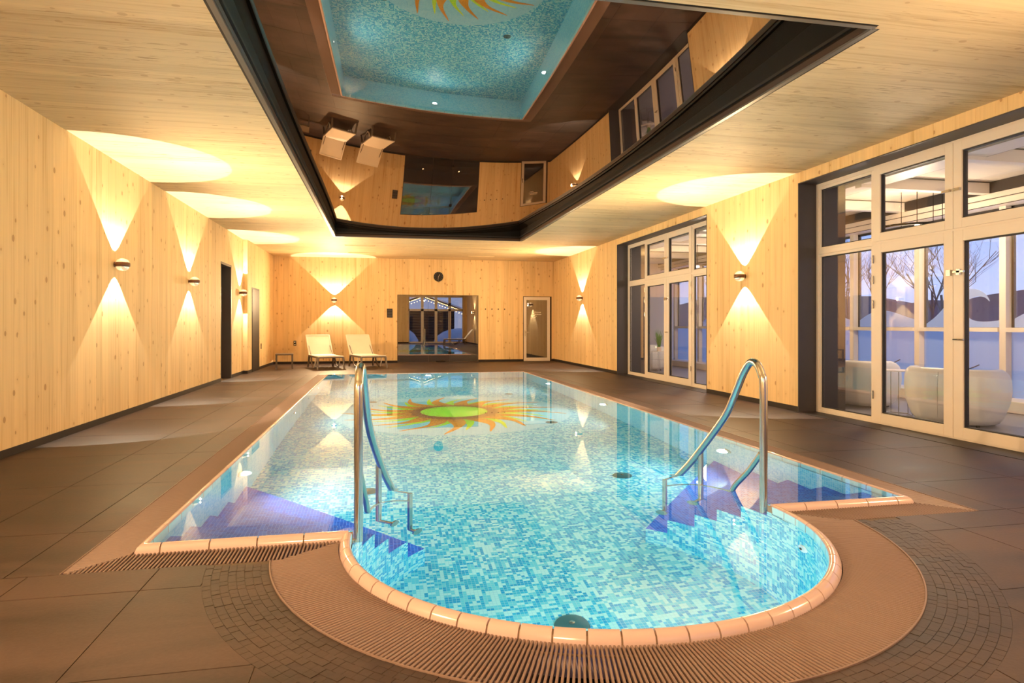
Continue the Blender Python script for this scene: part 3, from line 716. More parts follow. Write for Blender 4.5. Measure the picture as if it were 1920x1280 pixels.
# floor lights spots (small brushed discs let into the deck)
# mosaic ring round the curved grating
nrow = 8; rw = (RM1-RM0)/nrow; tiles = []
for r in range(nrow):
    ra, rb = RM0+rw*r+.0008, RM0+rw*(r+1)-.0008; rm = (ra+rb)/2; n_ = int(rm*math.radians(200)/.046)
    off = random.random()
    for k in range(n_):
        t = math.radians(172)+(k+off)*math.radians(200)/n_; t2 = t+math.radians(200)/n_-.0016/rm
        pts = [(ra*math.cos(t), ra*math.sin(t)), (rb*math.cos(t), rb*math.sin(t)), (rb*math.cos(t2), rb*math.sin(t2)), (ra*math.cos(t2), ra*math.sin(t2))]
        if max(p[1] for p in pts)+CY > gy0-.004: continue
        yy = CY+rm*math.sin(t); xx = CX+rm*math.cos(t)
        vis = yy > 2.05 or False
        dep = xx*.2+yy*.98
        tiles.append((dep if vis else 99, pts))
tiles.sort(key=lambda a: a[0])
mr = tag(empty('mosaic_paving', (CX, CY, 0)), 'curved band of small dark brown stone mosaic around the curved grating', 'paving'); rest = MB()
for i, (dd, pts) in enumerate(tiles):
    z = random.uniform(-.0016, .0004)
    pts = list(reversed(pts)) if False else pts
    if i < 300: MB().prism(pts, -.012, z).build('stone', M_mos, mr)
    else: rest.prism(pts, -.012, z)
tag(rest.build('stones', M_mos, mr), kind='stuff')

# ------------------------------------------------------------------ wall lamps
def spot(parent, loc, rot, W, size, blend, name, colr=WARM, r=.012, flat=0):
    d = bpy.data.lights.new(name, 'SPOT'); d.energy = W; d.color = colr; d.spot_size = math.radians(size); d.spot_blend = blend; d.shadow_soft_size = r
    o = bpy.data.objects.new(name, d); col.objects.link(o); o.location = loc; o.rotation_euler = rot; o.parent = parent
    if flat:      # lens optics that keep the beam even up to its rim
        d.use_nodes = True; n_ = d.node_tree; em_ = [x for x in n_.nodes if x.type == 'EMISSION'][0]
        t_ = n_.nodes.new('ShaderNodeTexCoord'); sp_ = n_.nodes.new('ShaderNodeSeparateXYZ'); n_.links.new(t_.outputs['Normal'], sp_.inputs[0])
        a_ = math_(n_, 'ABSOLUTE', sp_.outputs[2]); p_ = math_(n_, 'POWER', math_(n_, 'MAXIMUM', a_, .3), -flat); n_.links.new(p_, em_.inputs[1])
    return o
def make_lamp():
    t = empty('wall_lamp')
    tag(t, 'x', 'wall lamp', 'round up-and-down wall lamps')
    # local: +x points out of the wall, origin on the wall
    MB().lathe([(.001, 0), (.035, 0), (.035, .006), (.001, .006)], 20, Matrix.Rotation(PI/2, 4, 'Y')).build('wall_plate', M_bronze, t)
    # bronze waist ring: horizontal disc with spherical rim
    prof_ = [(.02, -.024), (.077, -.028), (.085, -.018), (.087, 0), (.085, .018), (.077, .028), (.02, .024)]
    MB().lathe(prof_, 32, Matrix.Translation((.095, 0, 0))).build('body', M_bronze, t, smooth=True)
    MB().tube([(0, 0, 0), (.02, 0, 0)], .016, 12).build('neck', M_bronze, t, smooth=True)
    for s in (1, -1):
        pr = [(.076, .027*s), (.072, .042*s), (.060, .059*s), (.036, .075*s), (.003, .081*s)]
        if s < 0: pr = pr[::-1]
        l = MB().lathe(pr, 28, Matrix.Translation((.095, 0, 0))).build('lens', M_lensglass, t, smooth=True)
    spot(t, (.095, 0, .086), (PI, 0, 0), LAMP_W, 92, .02, 'up_light', BEAM, flat=2.4)
    spot(t, (.095, 0, -.086), (0, 0, 0), LAMP_W*.8, 92, .02, 'down_light', BEAM, flat=2.4)
    spot(t, (.19, 0, .03), (0, -PI/2-.12, 0), LAMP_FILL*1.1, 168, 1.0, 'up_fill', r=.012)  # this and the next spot are added ambient fill, apart from the lens beams
    spot(t, (.19, 0, -.03), (0, -PI/2+.10, 0), LAMP_FILL*.7, 168, 1.0, 'down_fill', r=.012)
    return t
m, n, o = newmat('lens_glass'); gl = N(n, 'BsdfGlossy'); gl.inputs[0].default_value = (.95,.85,.7,1); gl.inputs['Roughness'].default_value = .12
em = N(n, 'Emission'); em.inputs[0].default_value = (1, .74, .42, 1); em.inputs[1].default_value = .4
ad = N(n, 'AddShader'); n.links.new(gl.outputs[0], ad.inputs[0]); n.links.new(em.outputs[0], ad.inputs[1]); n.links.new(ad.outputs[0], o.inputs[0]); M_lensglass = m
lamps = [(XL, 9.0, 0, 'nearest wall lamp on the left timber wall, left of the doorway niche'), (XL, 12.21, 0, 'middle wall lamp of the left timber wall, between the nearest lamp and the doorway niche'),
         (XL, 16.33, 0, 'wall lamp on the left wall beside the dark doorway niche, close to the wall corner'), (-1.43, YB, -PI/2, 'wall lamp on the back wall above the two sun loungers'),
         (XR, 9.19, PI, 'wall lamp on the right wall between the two large windows'), (XR, 17.55, PI, 'wall lamp on the right wall beyond the far window, near the glass door'),
         (XL, 2.0, 0, 'wall lamp on the left wall behind the viewer'), (XR, 2.1, PI, 'wall lamp on the right wall behind the viewer, beside the lounger'), (-1.0, YN, PI/2, 'wall lamp on the wall behind the viewer')]
proto = make_lamp()
for i, (x, y, rz, lb) in enumerate(lamps):
    l = proto if i == 0 else copy_tree(proto)
    l.location = (x, y, 1.97); l.rotation_euler = (0, 0, rz); l['label'] = lb

# ------------------------------------------------------------------ pool lamps and fittings
def make_pool_lamp():
    t = empty('pool_lamp'); tag(t, 'x', 'pool light', 'round underwater lights in the pool walls')
    R = Matrix.Rotation(PI/2, 4, 'Y')
    MB().lathe([(.05, 0), (.088, 0), (.088, .008), (.07, .016), (.05, .016)], 24, R).build('ring', M_steel, t, smooth=True)
    MB().lathe([(.002, .001), (.06, .001), (.055, .014), (.002, .018)], 24, R).build('lens', M_poollens, t, smooth=True)
    s = spot(t, (.04, 0, 0), (0, -PI/2, 0), POOL_W, 166, .6, 'pool_light', POOL_COL, .06)
    return t
pl = make_pool_lamp(); i = 0
pls = [(PX0, 6.0, 0, 'underwater light in the left pool wall nearest the viewer'), (PX0, 9.6, 0, 'underwater light in the left pool wall halfway along the pool'), (PX0, 13.0, 0, 'underwater light in the left pool wall near its far end'),
       (PX1, 6.0, PI, 'underwater light in the right pool wall just behind the right handrail'), (PX1, 9.6, PI, 'underwater light in the right pool wall halfway along the pool'), (PX1, 13.0, PI, 'underwater light in the right pool wall near its far end'),
       (1.12, PY1, -PI/2, 'underwater light in the middle of the far pool end wall'), (CX, CY-RA, PI/2, 'underwater light in the curved bay wall hidden below the near coping')]
for i, (x, y, rz, lb) in enumerate(pls):
    o = pl if i == 0 else copy_tree(pl)
    o.location = (x, y, WZ-.60); o.rotation_euler = (0, 0, rz); o['label'] = lb
M_inlet = simple('inlet_dark', (.03,.12,.13), .4)
def inlet(x, y, r, mat, lb, nm='floor_inlet'):
    t = empty(nm, (x, y, DEEP)); tag(t, lb, 'pool inlet', 'round fittings in the pool floor')
    MB().lathe([(.001, 0), (r, 0), (r*.95, .015), (r*.6, .03), (.001, .034)], 24).build('cover', mat, t, smooth=True)
    MB().lathe([(.001, .03), (r*.18, .03), (r*.16, .042), (.001, .044)], 12).build('screw', M_steel, t)
inlet(2.42, 6.2, .10, M_inlet, 'dark round inlet cover on the pool floor right of centre, before the sun mosaic')
inlet(2.44, 9.05, .09, M_inlet, 'dark round inlet cover on the pool floor at the right edge of the sun mosaic')
inlet(-.12, 6.2, .09, M_inlet, 'dark round inlet cover on the pool floor left of centre, close to the left handrail')
inlet(1.13, 3.72, .11, M_inlet, 'domed dark drain on the floor of the rounded bay, close to the near coping')
inlet(-.15, 11.6, .08, M_inlet, 'dark round inlet cover on the pool floor behind the left rays of the sun mosaic')
inlet(2.45, 12.3, .08, M_inlet, 'dark round inlet cover on the pool floor behind the right rays of the sun mosaic')
t = tag(empty('floor_disc', (.67, 7.7, DEEP)), 'plain cyan mosaic disc in the pool floor just in front of the sun mosaic', 'pool inlet')
mb = MB(); mb.prism([(.13*math.cos(a), .13*math.sin(a)) for a in [2*PI*k/24 for k in range(24)]], 0, .006); mb.build('cover', mosaic('disc_mosaic', [(.02,.50,.72), (.03,.56,.78)], .025, grout=(.1,.6,.8)), t, uv=True)
ta = math.radians(-12)
t = tag(empty('wall_nozzle', (CX+(RA-.002)*math.cos(ta), CY+(RA-.002)*math.sin(ta), -.42), PI+ta), 'white round jet nozzle in the right side of the bay wall', 'nozzle')
MB().lathe([(.001, 0), (.05, 0), (.045, .012), (.001, .016)], 20, Matrix.Rotation(PI/2, 4, 'Y')).build('cover', simple('white_plastic', (.85,.85,.85), .4), t, smooth=True)
MB().lathe([(.001, .016), (.015, .016), (.015, .02), (.001, .02)], 12, Matrix.Rotation(PI/2, 4, 'Y')).build('jet', M_dark, t)

# sun mosaic on the pool floor
SX, SY = 1.15, 10.25
sun = tag(empty('sun_mosaic', (SX, SY, DEEP)), 'large sun mosaic of green, yellow and orange-brown wavy rays on the pool floor', 'mosaic')
mb = MB(); mb.prism([(1.86*math.cos(a), 1.86*math.sin(a)) for a in [2*PI*k/64 for k in range(64)]], 0, .003)
mb.build('pale_ground', mosaic('sun_ground', [(.40,.76,.84), (.34,.70,.82)], .025, grout=(.50,.82,.88), gw=.14), sun, uv=True)
def sunmat(name, inner, outer, edge, r0, r1):
    m, n, o = newmat(name); uv = N(n, 'UVMap'); sep = N(n, 'SeparateXYZ'); n.links.new(uv.outputs[0], sep.inputs[0])
    u = math_(n, 'DIVIDE', sep.outputs[0], .02); v = math_(n, 'DIVIDE', sep.outputs[1], .02)
    cmb = N(n, 'CombineXYZ'); n.links.new(math_(n, 'FLOOR', u), cmb.inputs[0]); n.links.new(math_(n, 'FLOOR', v), cmb.inputs[1])
    wn2 = N(n, 'TexWhiteNoise', noise_dimensions='2D'); n.links.new(cmb.outputs[0], wn2.inputs['Vector'])
    r = math_(n, 'SQRT', math_(n, 'ADD', math_(n, 'MULTIPLY', sep.outputs[0], sep.outputs[0]), math_(n, 'MULTIPLY', sep.outputs[1], sep.outputs[1])))
    f = math_(n, 'DIVIDE', math_(n, 'SUBTRACT', r, r0), r1-r0)
    f = math_(n, 'ADD', f, math_(n, 'MULTIPLY', math_(n, 'SUBTRACT', wn2.outputs[0], .5), .6))
    c = ramp(n, f, [(0, inner), (.55, outer), (1, edge)])
    g = math_(n, 'MAXIMUM', math_(n, 'LESS_THAN', math_(n, 'FRACT', u), .12), math_(n, 'LESS_THAN', math_(n, 'FRACT', v), .12))
    c = mix(n, math_(n, 'MULTIPLY', g, .35), c, (.75,.80,.55)); pbsdf(n, o, c, .3); return m
M_so = sunmat('sun_orange', (.45,.13,.01), (.95,.36,.0), (.85,.26,.0), .5, 1.5)
M_sg = sunmat('sun_green', (.40,.55,.005), (.42,.90,.005), (.80,.85,.01), .5, 1.4)
M_sd = sunmat('sun_disc', (.35,.90,.01), (.45,.92,.01), (.40,.20,.03), .0, .85)
def ray(ang, L, wd, curl, mat, z, name):
    pts = []; n_ = 14; left = []; right = []
    for k in range(n_+1):
        s = k/n_; r = .50+(L-.50)*s
        a = ang + curl*(math.sin(s*PI*1.25))*.16 + curl*s*s*.10
        w_ = wd*(1-s)**.75*(.75+.5*math.sin(min(1, s*1.6)*PI)) + .012
        da = w_/r
        left.append((r*math.cos(a+da/2), r*math.sin(a+da/2))); right.append((r*math.cos(a-da/2), r*math.sin(a-da/2)))
    poly = right + list(reversed(left))
    mb = MB(); m2 = n_+1
    for (x, y) in right: mb.v.append((x, y, z))
    for (x, y) in left: mb.v.append((x, y, z))
    for (x, y) in right: mb.v.append((x, y, .003))
    for (x, y) in left: mb.v.append((x, y, .003))
    for k in range(n_):
        mb.f.append((k, k+1, m2+k+1, m2+k)); mb.uv += [right[k], right[k+1], left[k+1], left[k]]
        mb.f.append((k, 2*m2+k, 2*m2+k+1, k+1)); mb.uv += [right[k]]*4
        mb.f.append((m2+k, m2+k+1, 3*m2+k+1, 3*m2+k)); mb.uv += [left[k]]*4
    mb.f.append((n_, 2*m2+n_, 3*m2+n_, m2+n_)); mb.uv += [right[-1]]*4
    mb.build(name, mat, sun, uv=True)
for k in range(17):
    a = 2*PI*k/17+.1; ray(a+.18, 1.52+.10*math.sin(k*2.1), .21, .9 if k % 2 else .6, M_sg, .007, 'green_ray')
for k in range(17):
    a = 2*PI*k/17+.1; ray(a, 1.72+.08*math.sin(k*1.7), .25, 1.0 if k % 3 else .7, M_so, .011, 'orange_ray')
mb = MB(); mb.prism([((.70+.03*math.sin(17*a))*math.cos(a), (.70+.02*math.sin(9*a))*math.sin(a)) for a in [2*PI*k/72 for k in range(72)]], .003, .014)
mb.build('disc_rim', sunmat('sun_rim', (.30,.09,.02), (.30,.09,.02), (.55,.18,.01), .3, .8), sun, uv=True)
mb = MB(); mb.prism([(.54*math.cos(a), .54*math.sin(a)+.04) for a in [2*PI*k/48 for k in range(48)]], .003, .017); mb.build('disc', M_sd, sun, uv=True)

# ------------------------------------------------------------------ handrails
def catmull(P_, n_=8):
    P_ = [Vector(p) for p in P_]; out_ = []
    for i in range(len(P_)-1):
        p0 = P_[max(i-1, 0)]; p1 = P_[i]; p2 = P_[i+1]; p3 = P_[min(i+2, len(P_)-1)]
        for k in range(n_):
            t = k/n_; out_.append(.5*((2*p1)+(-p0+p2)*t+(2*p0-5*p1+4*p2-p3)*t*t+(-p0+3*p1-3*p2+p3)*t**3))
    out_.append(P_[-1]); return out_
def handrail(mir, lb):
    # built for the left side, mirrored in x about the bay centre line for the right
    X0, Y0 = -.13, 3.82
    def P3(x, y, z):
        return Vector(((2*(CX+.025)-x if mir else x)-(2*(CX+.025)-X0 if mir else X0), y-Y0, z))
    t = tag(empty('pool_handrail', ((2*(CX+.025)-X0) if mir else X0, Y0, 0)), lb, 'handrail')
    main = [P3(-.13, 3.82, -.22), P3(-.13, 3.82, .3)] + [P3(*p) for p in ((-.13,3.82,.78),(-.128,3.84,.87),(-.124,3.885,.935),(-.117,3.95,.945),(-.108,4.02,.87),(-.10,4.085,.76),(-.082,4.19,.575),(-.055,4.30,.435),(-.018,4.42,.29),(.018,4.51,.175),(.05,4.58,.09),(.086,4.665,.0),(.10,4.69,-.03))]
    MB().tube(catmull(main, 6), .0258, 16).build('top_rail', M_steel, t, smooth=True)
    br = [P3(-.125, 3.84, .345), P3(-.105, 3.96, .20), P3(-.09, 4.10, .07), P3(-.082, 4.16, -.03)]
    MB().tube(catmull(br, 5), .019, 14).build('brace', M_steel, t, smooth=True)
    MB().tube([P3(-.018, 4.46, .25), P3(-.018, 4.46, -.50)], .021, 14).build('post', M_steel, t, smooth=True)
    MB().tube([P3(.20, 4.62, -.08), P3(.20, 4.62, -.86)], .019, 14).build('post', M_steel, t, smooth=True)
    MB().tube(catmull([P3(.085, 4.655, -.02), P3(.13, 4.65, -.055), P3(.18, 4.63, -.075), P3(.20, 4.62, -.10)], 4), .012, 10).build('crossbar', M_steel, t, smooth=True)
    MB().tube(catmull([P3(-.082, 4.16, -.02), P3(-.03, 4.40, -.10), P3(.08, 4.54, -.17), P3(.20, 4.62, -.27)], 4), .013, 10).build('crossbar', M_steel, t, smooth=True)
    for (x, y, z) in ((-.13, 3.82, -.22), (-.018, 4.46, -.50), (.20, 4.62, -.86)):
        v = Vector((CX-x, CY-y, 0)).normalized(); rr = math.dist((x, y), (CX, CY)); wp = Vector((x, y, z)) + v*max(0.0, rr-RA+.0)
        MB().tube([P3(x, y, z), P3(*(wp+Vector((0, 0, -.01))))] if (wp-Vector((x,y,z))).length > .02 else [P3(x, y, z), P3(x-v.x*.04, y-v.y*.04, z)], .019, 12).build('foot', M_steel, t, smooth=True)
        q = wp if rr > RA+.02 else Vector((x-v.x*.03, y-v.y*.03, z))
        MB().tube([P3(*q), P3(*(q+v*.012))], .045, 18).build('flange', M_steel, t, smooth=True)
    return t
handrail(False, 'left polished steel pool handrail with curved top rail and submerged posts')
handrail(True, 'right polished steel pool handrail with curved top rail and submerged posts')

# ------------------------------------------------------------------ sun loungers
def make_lounger():
    t = empty('sun_lounger'); tag(t, 'x', 'sun lounger', 'cream sling sun loungers')
    W_ = .33; ZS = .35
    # +y is towards the head end, foot end at y=0
    fr = MB()
    for s in (-1, 1): fr.box(s*W_-.022, s*W_+.022, .02, 1.28, ZS-.055, ZS-.005)
    fr.box(-W_, W_, .0, .04, ZS-.05, ZS-.005); fr.box(-W_, W_, 1.24, 1.28, ZS-.05, ZS-.005)
    fr.build('frame', M_taupe, t, bevel=.006)
    seat = MB()
    n_ = 12
    for k in range(n_):
        y0, y1 = .03+1.2*k/n_, .03+1.2*(k+1)/n_; z0 = ZS - .012*math.sin(PI*k/n_); z1 = ZS - .012*math.sin(PI*(k+1)/n_)
        seat.quad([(-W_, y0, z0+.008), (W_, y0, z0+.008), (W_, y1, z1+.008), (-W_, y1, z1+.008)]); seat.quad([(-W_, y1, z1), (W_, y1, z1), (W_, y0, z0), (-W_, y0, z0)])
    seat.box(-W_-.01, W_+.01, .0, .035, ZS-.02, ZS+.012)
    seat.build('seat_sling', M_sling, t)
    bk = empty('backrest', (0, 1.24, ZS-.01), parent=t); bk.rotation_euler = (math.radians(50), 0, 0)
    MB().box(-W_, W_, 0, .72, -.004, .006).build('back_sling', M_sling, bk)
    b2 = MB()
    for s in (-1, 1): b2.box(s*W_-.02, s*W_+.02, -.02, .74, -.022, .012)
    b2.box(-W_, W_, .71, .745, -.02, .014); b2.build('back_frame', M_sling, bk, bevel=.005)
    for s in (-1, 1):
        MB().tube([(s*(W_+.01), .03, ZS-.03), (s*(W_+.03), -.02, 0)], [.032, .026], 8).build('leg', M_taupe, t)
        MB().tube([(s*(W_+.01), 1.18, ZS-.03), (s*(W_+.02), 1.30, 0)], [.032, .026], 8).build('leg', M_taupe, t)
        arc_ = [(s*W_, .34+.42*math.sin(a), .02+.29*(1-math.cos(a))/1.0) for a in [0, .3, .6, .9, 1.2, PI/2]]
        MB().tube([(p[0], p[1]+.20, p[2]) for p in arc_], .024, 8).build('side_arch', M_taupe, t)
        MB().tube([(s*(W_+.01), .56, .02), (s*W_, .42, .14), (s*W_, .36, .30)], .016, 8).build('side_arch', M_sling, t)
        MB().tube([(s*(W_-.03), 1.5, ZS+.28), (s*(W_-.03), 1.10, ZS-.02)], .010, 8).build('back_strut', M_taupe, t)
    return t
lg = make_lounger()
for i, (x, y, rz, lb) in enumerate([(-1.34, 17.98, math.radians(17), 'left cream sling sun lounger with raised back beside the low side table'), (-.20, 18.03, math.radians(17), 'right cream sling sun lounger with raised back, next to the tinted glass window'),
                                    (3.75, 2.2, -PI/2, 'cream sling sun lounger standing behind the viewer near the glazed front')]):
    o = lg if i == 0 else copy_tree(lg)
    o.location = (x, y, 0); o.rotation_euler = (0, 0, rz); o['label'] = lb
sdt = tag(empty('side_table', (-2.62, 18.55, 0), math.radians(8)), 'low dark brown side table left of the left sun lounger', 'table')
MB().box(-.23, .23, -.36, .36, .38, .41).build('table_top', M_taupe, sdt, bevel=.004)
for x in (-.205, .205):
    for y in (-.335, .335): MB().box(x-.02, x+.02, y-.02, y+.02, 0, .38).build('leg', M_taupe, sdt)

# ------------------------------------------------------------------ things on the back wall
ck = tag(empty('wall_clock', (1.795, YB, 2.745)), 'round black wall clock with pale hands above the tinted glass window', 'clock')
RY = Matrix.Rotation(PI/2, 4, 'X')
MB().lathe([(.001, 0), (.155, 0), (.155, .03), (.148, .036), (.140, .030), (.001, .030)], 40, RY).build('case', M_dark, ck, smooth=True)
M_hand = simple('clock_hand', (.6,.55,.45), .5)
for ang, L, w_ in ((math.radians(28), .085, .010), (math.radians(188), .12, .007)):
    h = MB().box(-w_/2, w_/2, -.036, -.033, -.02, L).build('hand', M_hand, ck); h.rotation_euler = (0, ang, 0)
for k in range(12):
    h = MB().box(-.002, .002, -.034, -.0305, .122, .136).build('hour_mark', M_hand, ck); h.rotation_euler = (0, 2*PI*k/12, 0)
pn = tag(empty('control_panel', (.26, YB, 1.575)), 'small dark wall panel with three dark fields left of the tinted glass window', 'control panel')
MB().box(-.085, .085, -.025, 0, -.14, .14).build('housing', M_dark, pn, bevel=.004)
for z in (-.092, 0, .092): B('field', M_frame_dark, -.07, .07, -.029, -.025, z-.036, z+.036, pn)
def grille(name, loc, lb, w_, h_, nn, flat, rz=0):
    t = tag(empty(name, loc, rz), lb, 'vent'); 
    if flat:
        MB().box(-w_/2, w_/2, -h_/2, -h_/2+.012, -.004, 0).box(-w_/2, w_/2, h_/2-.012, h_/2, -.004, 0).box(-w_/2, -w_/2+.012, -h_/2, h_/2, -.004, 0).box(w_/2-.012, w_/2, -h_/2, h_/2, -.004, 0).build('frame', M_ceil, t)
        for k in range(nn): y = -h_/2+h_*(k+1)/(nn+1); B('slat', M_ceil, -w_/2+.012, w_/2-.012, y-.006, y+.006, -.003, 0, t)
    else:
        MB().box(-w_/2, w_/2, -.004, 0, -h_/2, -h_/2+.01).box(-w_/2, w_/2, -.004, 0, h_/2-.01, h_/2).box(-w_/2, -w_/2+.01, -.004, 0, -h_/2, h_/2).box(w_/2-.01, w_/2, -.004, 0, -h_/2, h_/2).build('frame', M_wallv, t)
        for k in range(nn): z = -h_/2+h_*(k+1)/(nn+1); B('slat', M_wallv, -w_/2+.01, w_/2-.01, -.003, 0, z-.006, z+.006, t)
grille('wall_vent', (.72, YB, 2.53), 'flat square timber vent grille on the back wall above the tinted window corner', .26, .26, 9, False)
for k, (x, y, lb) in enumerate([(-.55, 17.4, 'timber slot vent in the ceiling left of the mirror recess end, nearer row'), (-.55, 19.1, 'timber slot vent in the ceiling within the lamp glow of the back wall'), (3.1, 17.6, 'timber slot vent in the ceiling right, nearer row'), (3.0, 19.4, 'timber slot vent in the ceiling right, close to the back wall')]):
    grille('ceiling_vent', (x, y, ZC), lb, .8, .22, 6, True)
for k in range(4):
    h = tag(empty('coat_hook', (3.32+.21*k, YB, 1.715)), ['dark round coat peg nearest the tinted window', 'second dark round coat peg from the tinted window', 'third dark round coat peg from the tinted window', 'dark round coat peg nearest the glass door'][k], 'coat hook', 'four dark pegs in a row on the back wall')
    MB().tube([(0, 0, 0), (0, -.035, 0)], .010, 10).build('stem', M_dark, h); MB().tube([(0, -.035, 0), (0, -.045, 0)], .020, 14).build('knob', M_dark, h)
def socket(loc, rz, lb):
    s = tag(empty('power_socket', loc, rz), lb, 'socket')
    MB().box(-.04, .04, -.012, 0, -.075, .075).build('plate', M_dark, s, bevel=.003)
    for z in (-.037, .037): MB().lathe([(.001, .012), (.026, .012), (.024, .016), (.001, .013)], 16, RY @ Matrix.Translation((0, z, 0))).build('outlet', M_steel, s)
socket((-2.60, YB, .64), 0, 'double power socket on the back wall left of the sun loungers')
socket((XL2, 18.55, .62), PI/2, 'dark switch plate on the left wall just beyond the dark door')

# ------------------------------------------------------------------ winter garden beyond the right-hand windows
SXI, SXO, SY0, SY1 = XO, 8.72, -1.6, 18.6
sf = core('floor_sunroom', [(SXI-.3, 9.2, SY0, SY1, -.06, -.005)], simple('sunroom_floor', (.22,.22,.26), .35))
sce = core('ceiling_sunroom', [(SXI, 9.1, SY0, SY1, 3.22, 3.34)], M_white)
core('wall_sunroom', [(SXI, 9.1, SY1, SY1+.1, 0, 3.3), (SXI, 9.1, SY0-.1, SY0, 0, 3.3)], M_white)
posts = [1.58+1.5*k-3.0 for k in range(14)]
sg = tag(empty('window_5', (SXO, 8, 0)), kind='structure')
for y in posts:
    MB().box(0, .16, y-.05-8, y+.05-8, 0, 3.0).build('post', M_white, sg, bevel=.003)
    tag(MB().box(SXI, SXO+.2, y-.06, y+.06, 3.06, 3.215).build('trim_%d' % (posts.index(y)+1), M_white), kind='structure')
MB().box(-.28, .16, SY0-8, SY1-8, 2.98, 3.10).box(-.20, .16, SY0-8, SY1-8, 2.90, 2.98).build('header', M_white, sg)
gp_ = MB()
for y in posts:
    for s_ in (-1, 1): gp_.box(-2.02, -.28, y+s_*.064-.004-8, y+s_*.064+.004-8, 3.205, 3.218)
gp_.box(-.29, -.28, SY0-8, SY1-8, 3.06, 3.218).box(-2.02, -2.012, SY0-8, SY1-8, 3.10, 3.218).box(-.282, -.279, SY0-8, SY1-8, 2.975, 2.985).box(-.202, -.199, SY0-8, SY1-8, 2.895, 2.905)
gp_.build('shadow_gap', M_gasket_gap, sg)  # dark strips standing in for the thin shadow gaps along rafters and header
MB().box(-2.37, -2.02, SY0-8, SY1-8, 3.10, 3.20).build('inner_beam', M_white, sg)
for i in range(len(posts)-1):
    ya, yb_ = posts[i]+.05-8, posts[i+1]-.05-8
    MB().box(-.03, .10, ya, yb_, 1.10, 1.16).build('rail', M_white, sg)
    MB().box(.10, .108, ya, yb_, .17, 1.10).build('frosted_pane', M_frost, sg)
    MB().box(.10, .108, ya, yb_, 1.16, 2.90).build('pane', M_glass, sg)
    MB().box(.10, .14, ya, ya+.035, 1.16, 2.9).box(.10, .14, yb_-.035, yb_, 1.16, 2.9).box(.10, .14, ya, yb_, 2.86, 2.9).build('sash', M_frame_dark, sg)
MB().box(-.32, .16, SY0-8, SY1-8, 0, .16).build('sill_bench', M_white, sg, bevel=.01)
# frosted wave decals on the upper panes
def wave(i, kind):
    ya, yb_ = posts[i]+.10-8, posts[i+1]-.10-8; n_ = 24; W_ = yb_-ya
    if kind == 'hump': top = [(ya+W_*k/n_, 1.17+.12+.17*math.sin(PI*(k/n_)**1.3)) for k in range(n_+1)]
    else:
        P_ = [(0, .05), (.15, .18), (.32, .38), (.5, .55), (.66, .58), (.80, .50), (.86, .38), (.80, .44), (.70, .46), (.58, .40), (.54, .26), (.62, .12), (.78, .08), (1, .10)]
        c3 = catmull([(a, b, 0) for a, b in P_], 4); top = [(yb_-W_*p.x, 1.17+p.y) for p in c3]
        top = top[::-1]
    poly = [(top[0][0], 1.165)] + top + [(top[-1][0], 1.165)]
    base = len(poly); mb = MB()
    mb.quad([(.096, a, b) for a, b in poly]); mb.quad([(.099, a, b) for a, b in reversed(poly)])
    o = mb.build('wave_decal', M_frost, sg)
    bm = bmesh.new(); bm.from_mesh(o.data); bmesh.ops.triangulate(bm, faces=bm.faces); bm.to_mesh(o.data); bm.free()
for i in range(4, 12):
    wave(i, 'curl' if i in (6, 9) else 'hump')
    yy = (posts[i]+posts[i+1])/2-8
    MB().tube(catmull([(.095, yy-.30, .60), (.095, yy-.10, .52), (.095, yy+.12, .50), (.095, yy+.2, .50)], 5), .008, 6).build('decal_line', M_frame_dark, sg)
# ring pendants
def pendant(y, lb):
    t = tag(empty('ring_pendant', (7.55, y, 0)), lb, 'pendant lamp', 'round ring pendants in the winter garden')
    mb = MB(); ring = [(.42*math.cos(a), .42*math.sin(a), 2.62) for a in [2*PI*k/32 for k in range(33)]]
    mb.tube(ring, .018, 8).build('ring', M_black, t)
    for k in range(6): a = 2*PI*k/6; MB().tube([(.42*math.cos(a), .42*math.sin(a), 2.62), (.42*math.cos(a), .42*math.sin(a), 3.215)], .005, 6).build('rod', M_black, t)
    for k in range(3):
        a = 2*PI*k/3; MB().lathe([(.001, 2.56), (.03, 2.56), (.03, 2.60), (.001, 2.60)], 12, Matrix.Translation((.42*math.cos(a), .42*math.sin(a), 0))).build('bulb', M_lens, t)
    point(t, (0, 0, 2.30), 75, (1, .72, .46), .25, 'pendant_light')
pendant(13.6, 'black ring pendant hanging in the winter garden beyond the far window'); pendant(8.0, 'black ring pendant added to light the winter garden between the two windows'); pendant(2.5, 'black ring pendant added to light the winter garden beside the viewer')  # the two nearer pendants are added to light the winter garden
